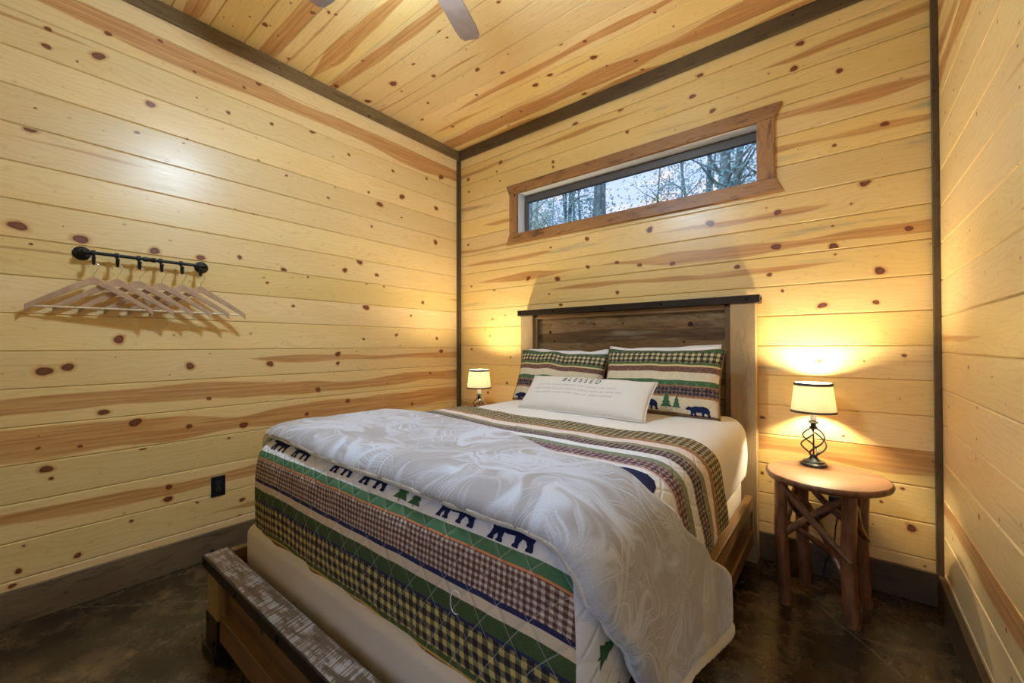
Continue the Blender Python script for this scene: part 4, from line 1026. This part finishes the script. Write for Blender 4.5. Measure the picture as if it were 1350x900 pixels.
# ------------------------------------------------------------------ coat rail and hangers
RZ, RX = 1.735, XL + .062
t = thing('hook_rail', 'black iron pipe rail with six sliding hooks on the left wall', 'hook rail', (XL, .504, RZ))
def loc(bm):
    for v in bm.verts: v.co -= Vector((XL, .504, RZ))
    return bm
for y, s in ((.258, 1), (.750, -1)):
    bm = bmesh.new(); n0 = 0; lathe(bm, [(.034, 0), (.034, .005), (.030, .008), (.016, .010), (.014, .018), (.0125, .020), (.0125, .055)], 28)
    for v in bm.verts: v.co = Vector((XL + v.co.z, y + v.co.x, RZ + v.co.y))
    tube(bm, [(XL + .048, y, RZ), (RX - .004, y + s * .002, RZ), (RX, y + s * .008, RZ), (RX, y + s * .022, RZ)], [.0145, .0155, .0155, .014], 14)
    ball(bm, (RX, y, RZ), .0155, (1, 1, 1), 14, 10)
    obj('flange', loc(bm), M['black'], t)
bm = bmesh.new(); tube(bm, [(RX, .262, RZ), (RX, .746, RZ)], .0085, 14); obj('rail_pipe', loc(bm), M['black'], t)
bm = bmesh.new(); tube(bm, [(RX, .480, RZ), (RX, .482, RZ), (RX, .496, RZ), (RX, .500, RZ), (RX, .512, RZ), (RX, .516, RZ), (RX, .530, RZ), (RX, .532, RZ)], [.009, .0125, .0125, .0105, .0105, .0125, .0125, .009], 14); obj('coupling', loc(bm), M['black'], t)
HY = [.292, .378, .462, .552, .641, .726]
for y in HY:
    bm = bmesh.new()
    tube(bm, [(RX, y - .009, RZ), (RX, y - .0075, RZ), (RX, y + .0075, RZ), (RX, y + .009, RZ)], [.010, .0135, .0135, .010], 14)
    P = [(RX + .010, y, RZ - .004), (RX + .008, y, RZ - .020), (RX + .006, y, RZ - .036)] + [(RX + .022 - .016 * cos(a), y, RZ - .042 - .016 * sin(a)) for a in [pi * k / 8 for k in range(9)]] + [(RX + .040, y, RZ - .030)]
    tube(bm, P, [.0055] * (len(P) - 1) + [.005], 10); ball(bm, (RX + .0405, y, RZ - .027), .0068, (1, 1, 1), 10, 8)
    obj('hook', loc(bm), M['black'], t)
HB = Vector((RX + .022, 0, RZ - .042 - .016 + .0055))      # where a hanger's wire rests in a hook
def make_hanger(label, loc_, rz):
    t = thing('clothes_hanger', label, 'clothes hanger', loc_, rz, 'wooden hangers on the hook rail')
    bm = bmesh.new(); r = .019
    P = [(-r * cos(a) if False else r * cos(a), 0, -r + r * sin(a)) for a in [pi * (1.12 - 1.42 * k / 18) for k in range(19)]]
    P += [(.010, 0, -.044), (.002, 0, -.052), (0, 0, -.060), (0, 0, -.082)]
    tube(bm, P, .0017, 8); obj('wire_hook', bm, M['steel'], t)
    bm = bmesh.new(); n = 30; top, bot = [], []
    for i in range(-n, n + 1):
        f = abs(i) / n; x = .222 * i / n
        zt = -.070 - .150 * (f ** 1.08 if f > .12 else (.12 ** 1.08) * (f / .12) ** 2 * .6 + .4 * .12 ** 1.08 * f / .12); hgt = .036 - .012 * f + .010 * max(0, (f - .88) / .12)
        top.append((x, zt)); bot.append((x, zt - hgt))
    def row(z, d): return [bm.verts.new((x, d, zz)) for x, zz in z]
    A, B, Cc, D = row(top, -.0055), row(top, .0055), row(bot, .0055), row(bot, -.0055)
    for i in range(2 * n):
        for p, q in ((A, B), (B, Cc), (Cc, D), (D, A)): bm.faces.new((p[i], p[i + 1], q[i + 1], q[i]))
    bm.faces.new((A[0], B[0], Cc[0], D[0])); bm.faces.new((A[-1], D[-1], Cc[-1], B[-1]))
    obj('shoulder', bm, M['hanger'], t, bevel=.002, angle=50)
    bm = bmesh.new(); tube(bm, [(-.205, 0, -.226), (.205, 0, -.226)], .0048, 10); obj('trouser_bar', bm, M['hanger_bar'], t)
    return t
words = ['leftmost wooden hanger on the black hook rail', 'second wooden hanger from the left on the hook rail', 'third wooden hanger from the left on the hook rail', 'fourth wooden hanger from the left on the hook rail', 'fifth wooden hanger from the left, next to last on the rail', 'rightmost wooden hanger on the black hook rail']
h0 = None
for i, y in enumerate(HY):
    p = (HB.x, y, HB.z + .0017); a = pi / 2 - radians(9.5)
    if h0 is None: h0 = make_hanger(words[0], p, a)
    else: dup(h0, p, a, words[i])

# ------------------------------------------------------------------ ceiling fan
FX, FYc, FZ = -1.285, .950, 2.905
t = thing('ceiling_fan', 'grey five-blade ceiling fan with a lit glass bowl, mostly above the frame', 'ceiling fan', (FX, FYc, FZ))
def lz(name, prof, m, n=36, **k):
    bm = bmesh.new(); lathe(bm, prof, n, (0, 0, 0), **k); return obj(name, bm, m, t)
lz('canopy', [(.075, .285), (.072, .262), (.045, .235), (.016, .228)], M['fan_metal'])
lz('downrod', [(.012, .23), (.012, .07)], M['fan_metal'], 14)
lz('motor_housing', [(.03, .085), (.075, .070), (.105, .045), (.108, .015), (.098, -.012), (.070, -.030)], M['fan_metal'])
lz('light_collar', [(.045, -.028), (.050, -.034), (.050, -.055), (.046, -.058)], M['fan_metal'])
lz('light_bowl', [(.048, -.056), (.082, -.064), (.102, -.082), (.100, -.100), (.082, -.126), (.052, -.143), (.025, -.150), (.006, -.152)], M['bowl'])
for k in range(5):
    a = radians(111.5 + 72 * k); R = Matrix.Rotation(a, 3, 'Z'); tl = Matrix.Rotation(radians(11), 3, 'X')
    bm = bmesh.new(); out = [(.19, -.052), (.30, -.060), (.58, -.066), (.635, -.060), (.662, -.040), (.676, .044), (.655, .062), (.60, .066), (.30, .060), (.19, .052)]
    prism(bm, out, lambda x, y: (x, y, -.003), (0, 0, .006))
    for v in bm.verts: v.co = R @ (tl @ Vector((0, v.co.y, v.co.z)) + Vector((v.co.x, 0, 0)))
    b = obj('fan_blade', bm, M['blade'], t, smooth=False, bevel=.002)
    bm = bmesh.new(); prism(bm, [(.095, -.018), (.17, -.014), (.25, -.035), (.27, 0), (.25, .035), (.17, .014), (.095, .018)], lambda x, y: (x, y, .004), (0, 0, .004))
    for v in bm.verts: v.co = R @ (tl @ Vector((0, v.co.y, v.co.z)) + Vector((v.co.x, 0, 0)))
    obj('blade_iron', bm, M['fan_metal'], b, smooth=False)

# ------------------------------------------------------------------ camera and colour
cam = bpy.data.cameras.new('camera'); co = bpy.data.objects.new('camera', cam); C.objects.link(co)
yaw, pit, rol, foc = -.674976, .0089802, -.0023321, 542.048
fwd = Vector((sin(yaw) * cos(pit), cos(yaw) * cos(pit), sin(pit))); right = Vector((cos(yaw), -sin(yaw), 0)); upv = right.cross(fwd)
r2 = right * cos(rol) + upv * sin(rol); u2 = -right * sin(rol) + upv * cos(rol)
mw = Matrix((r2, u2, -fwd)).transposed().to_4x4(); mw.translation = (0, 0, 1.271); co.matrix_world = mw
cam.sensor_width = 36; cam.sensor_fit = 'HORIZONTAL'; cam.lens = foc / 1350 * 36; cam.clip_start = .02; cam.clip_end = 200
sc = bpy.context.scene; sc.camera = co
vs = sc.view_settings; vs.view_transform = 'Standard'; vs.look = 'None'; vs.exposure = 0.0; vs.gamma = 1.0; vs.use_curve_mapping = False
sc.cycles.max_bounces = 8; sc.cycles.diffuse_bounces = 5; sc.cycles.glossy_bounces = 4; sc.cycles.transparent_max_bounces = 8; sc.cycles.sample_clamp_indirect = 6.0
sc.cycles.use_denoising = True
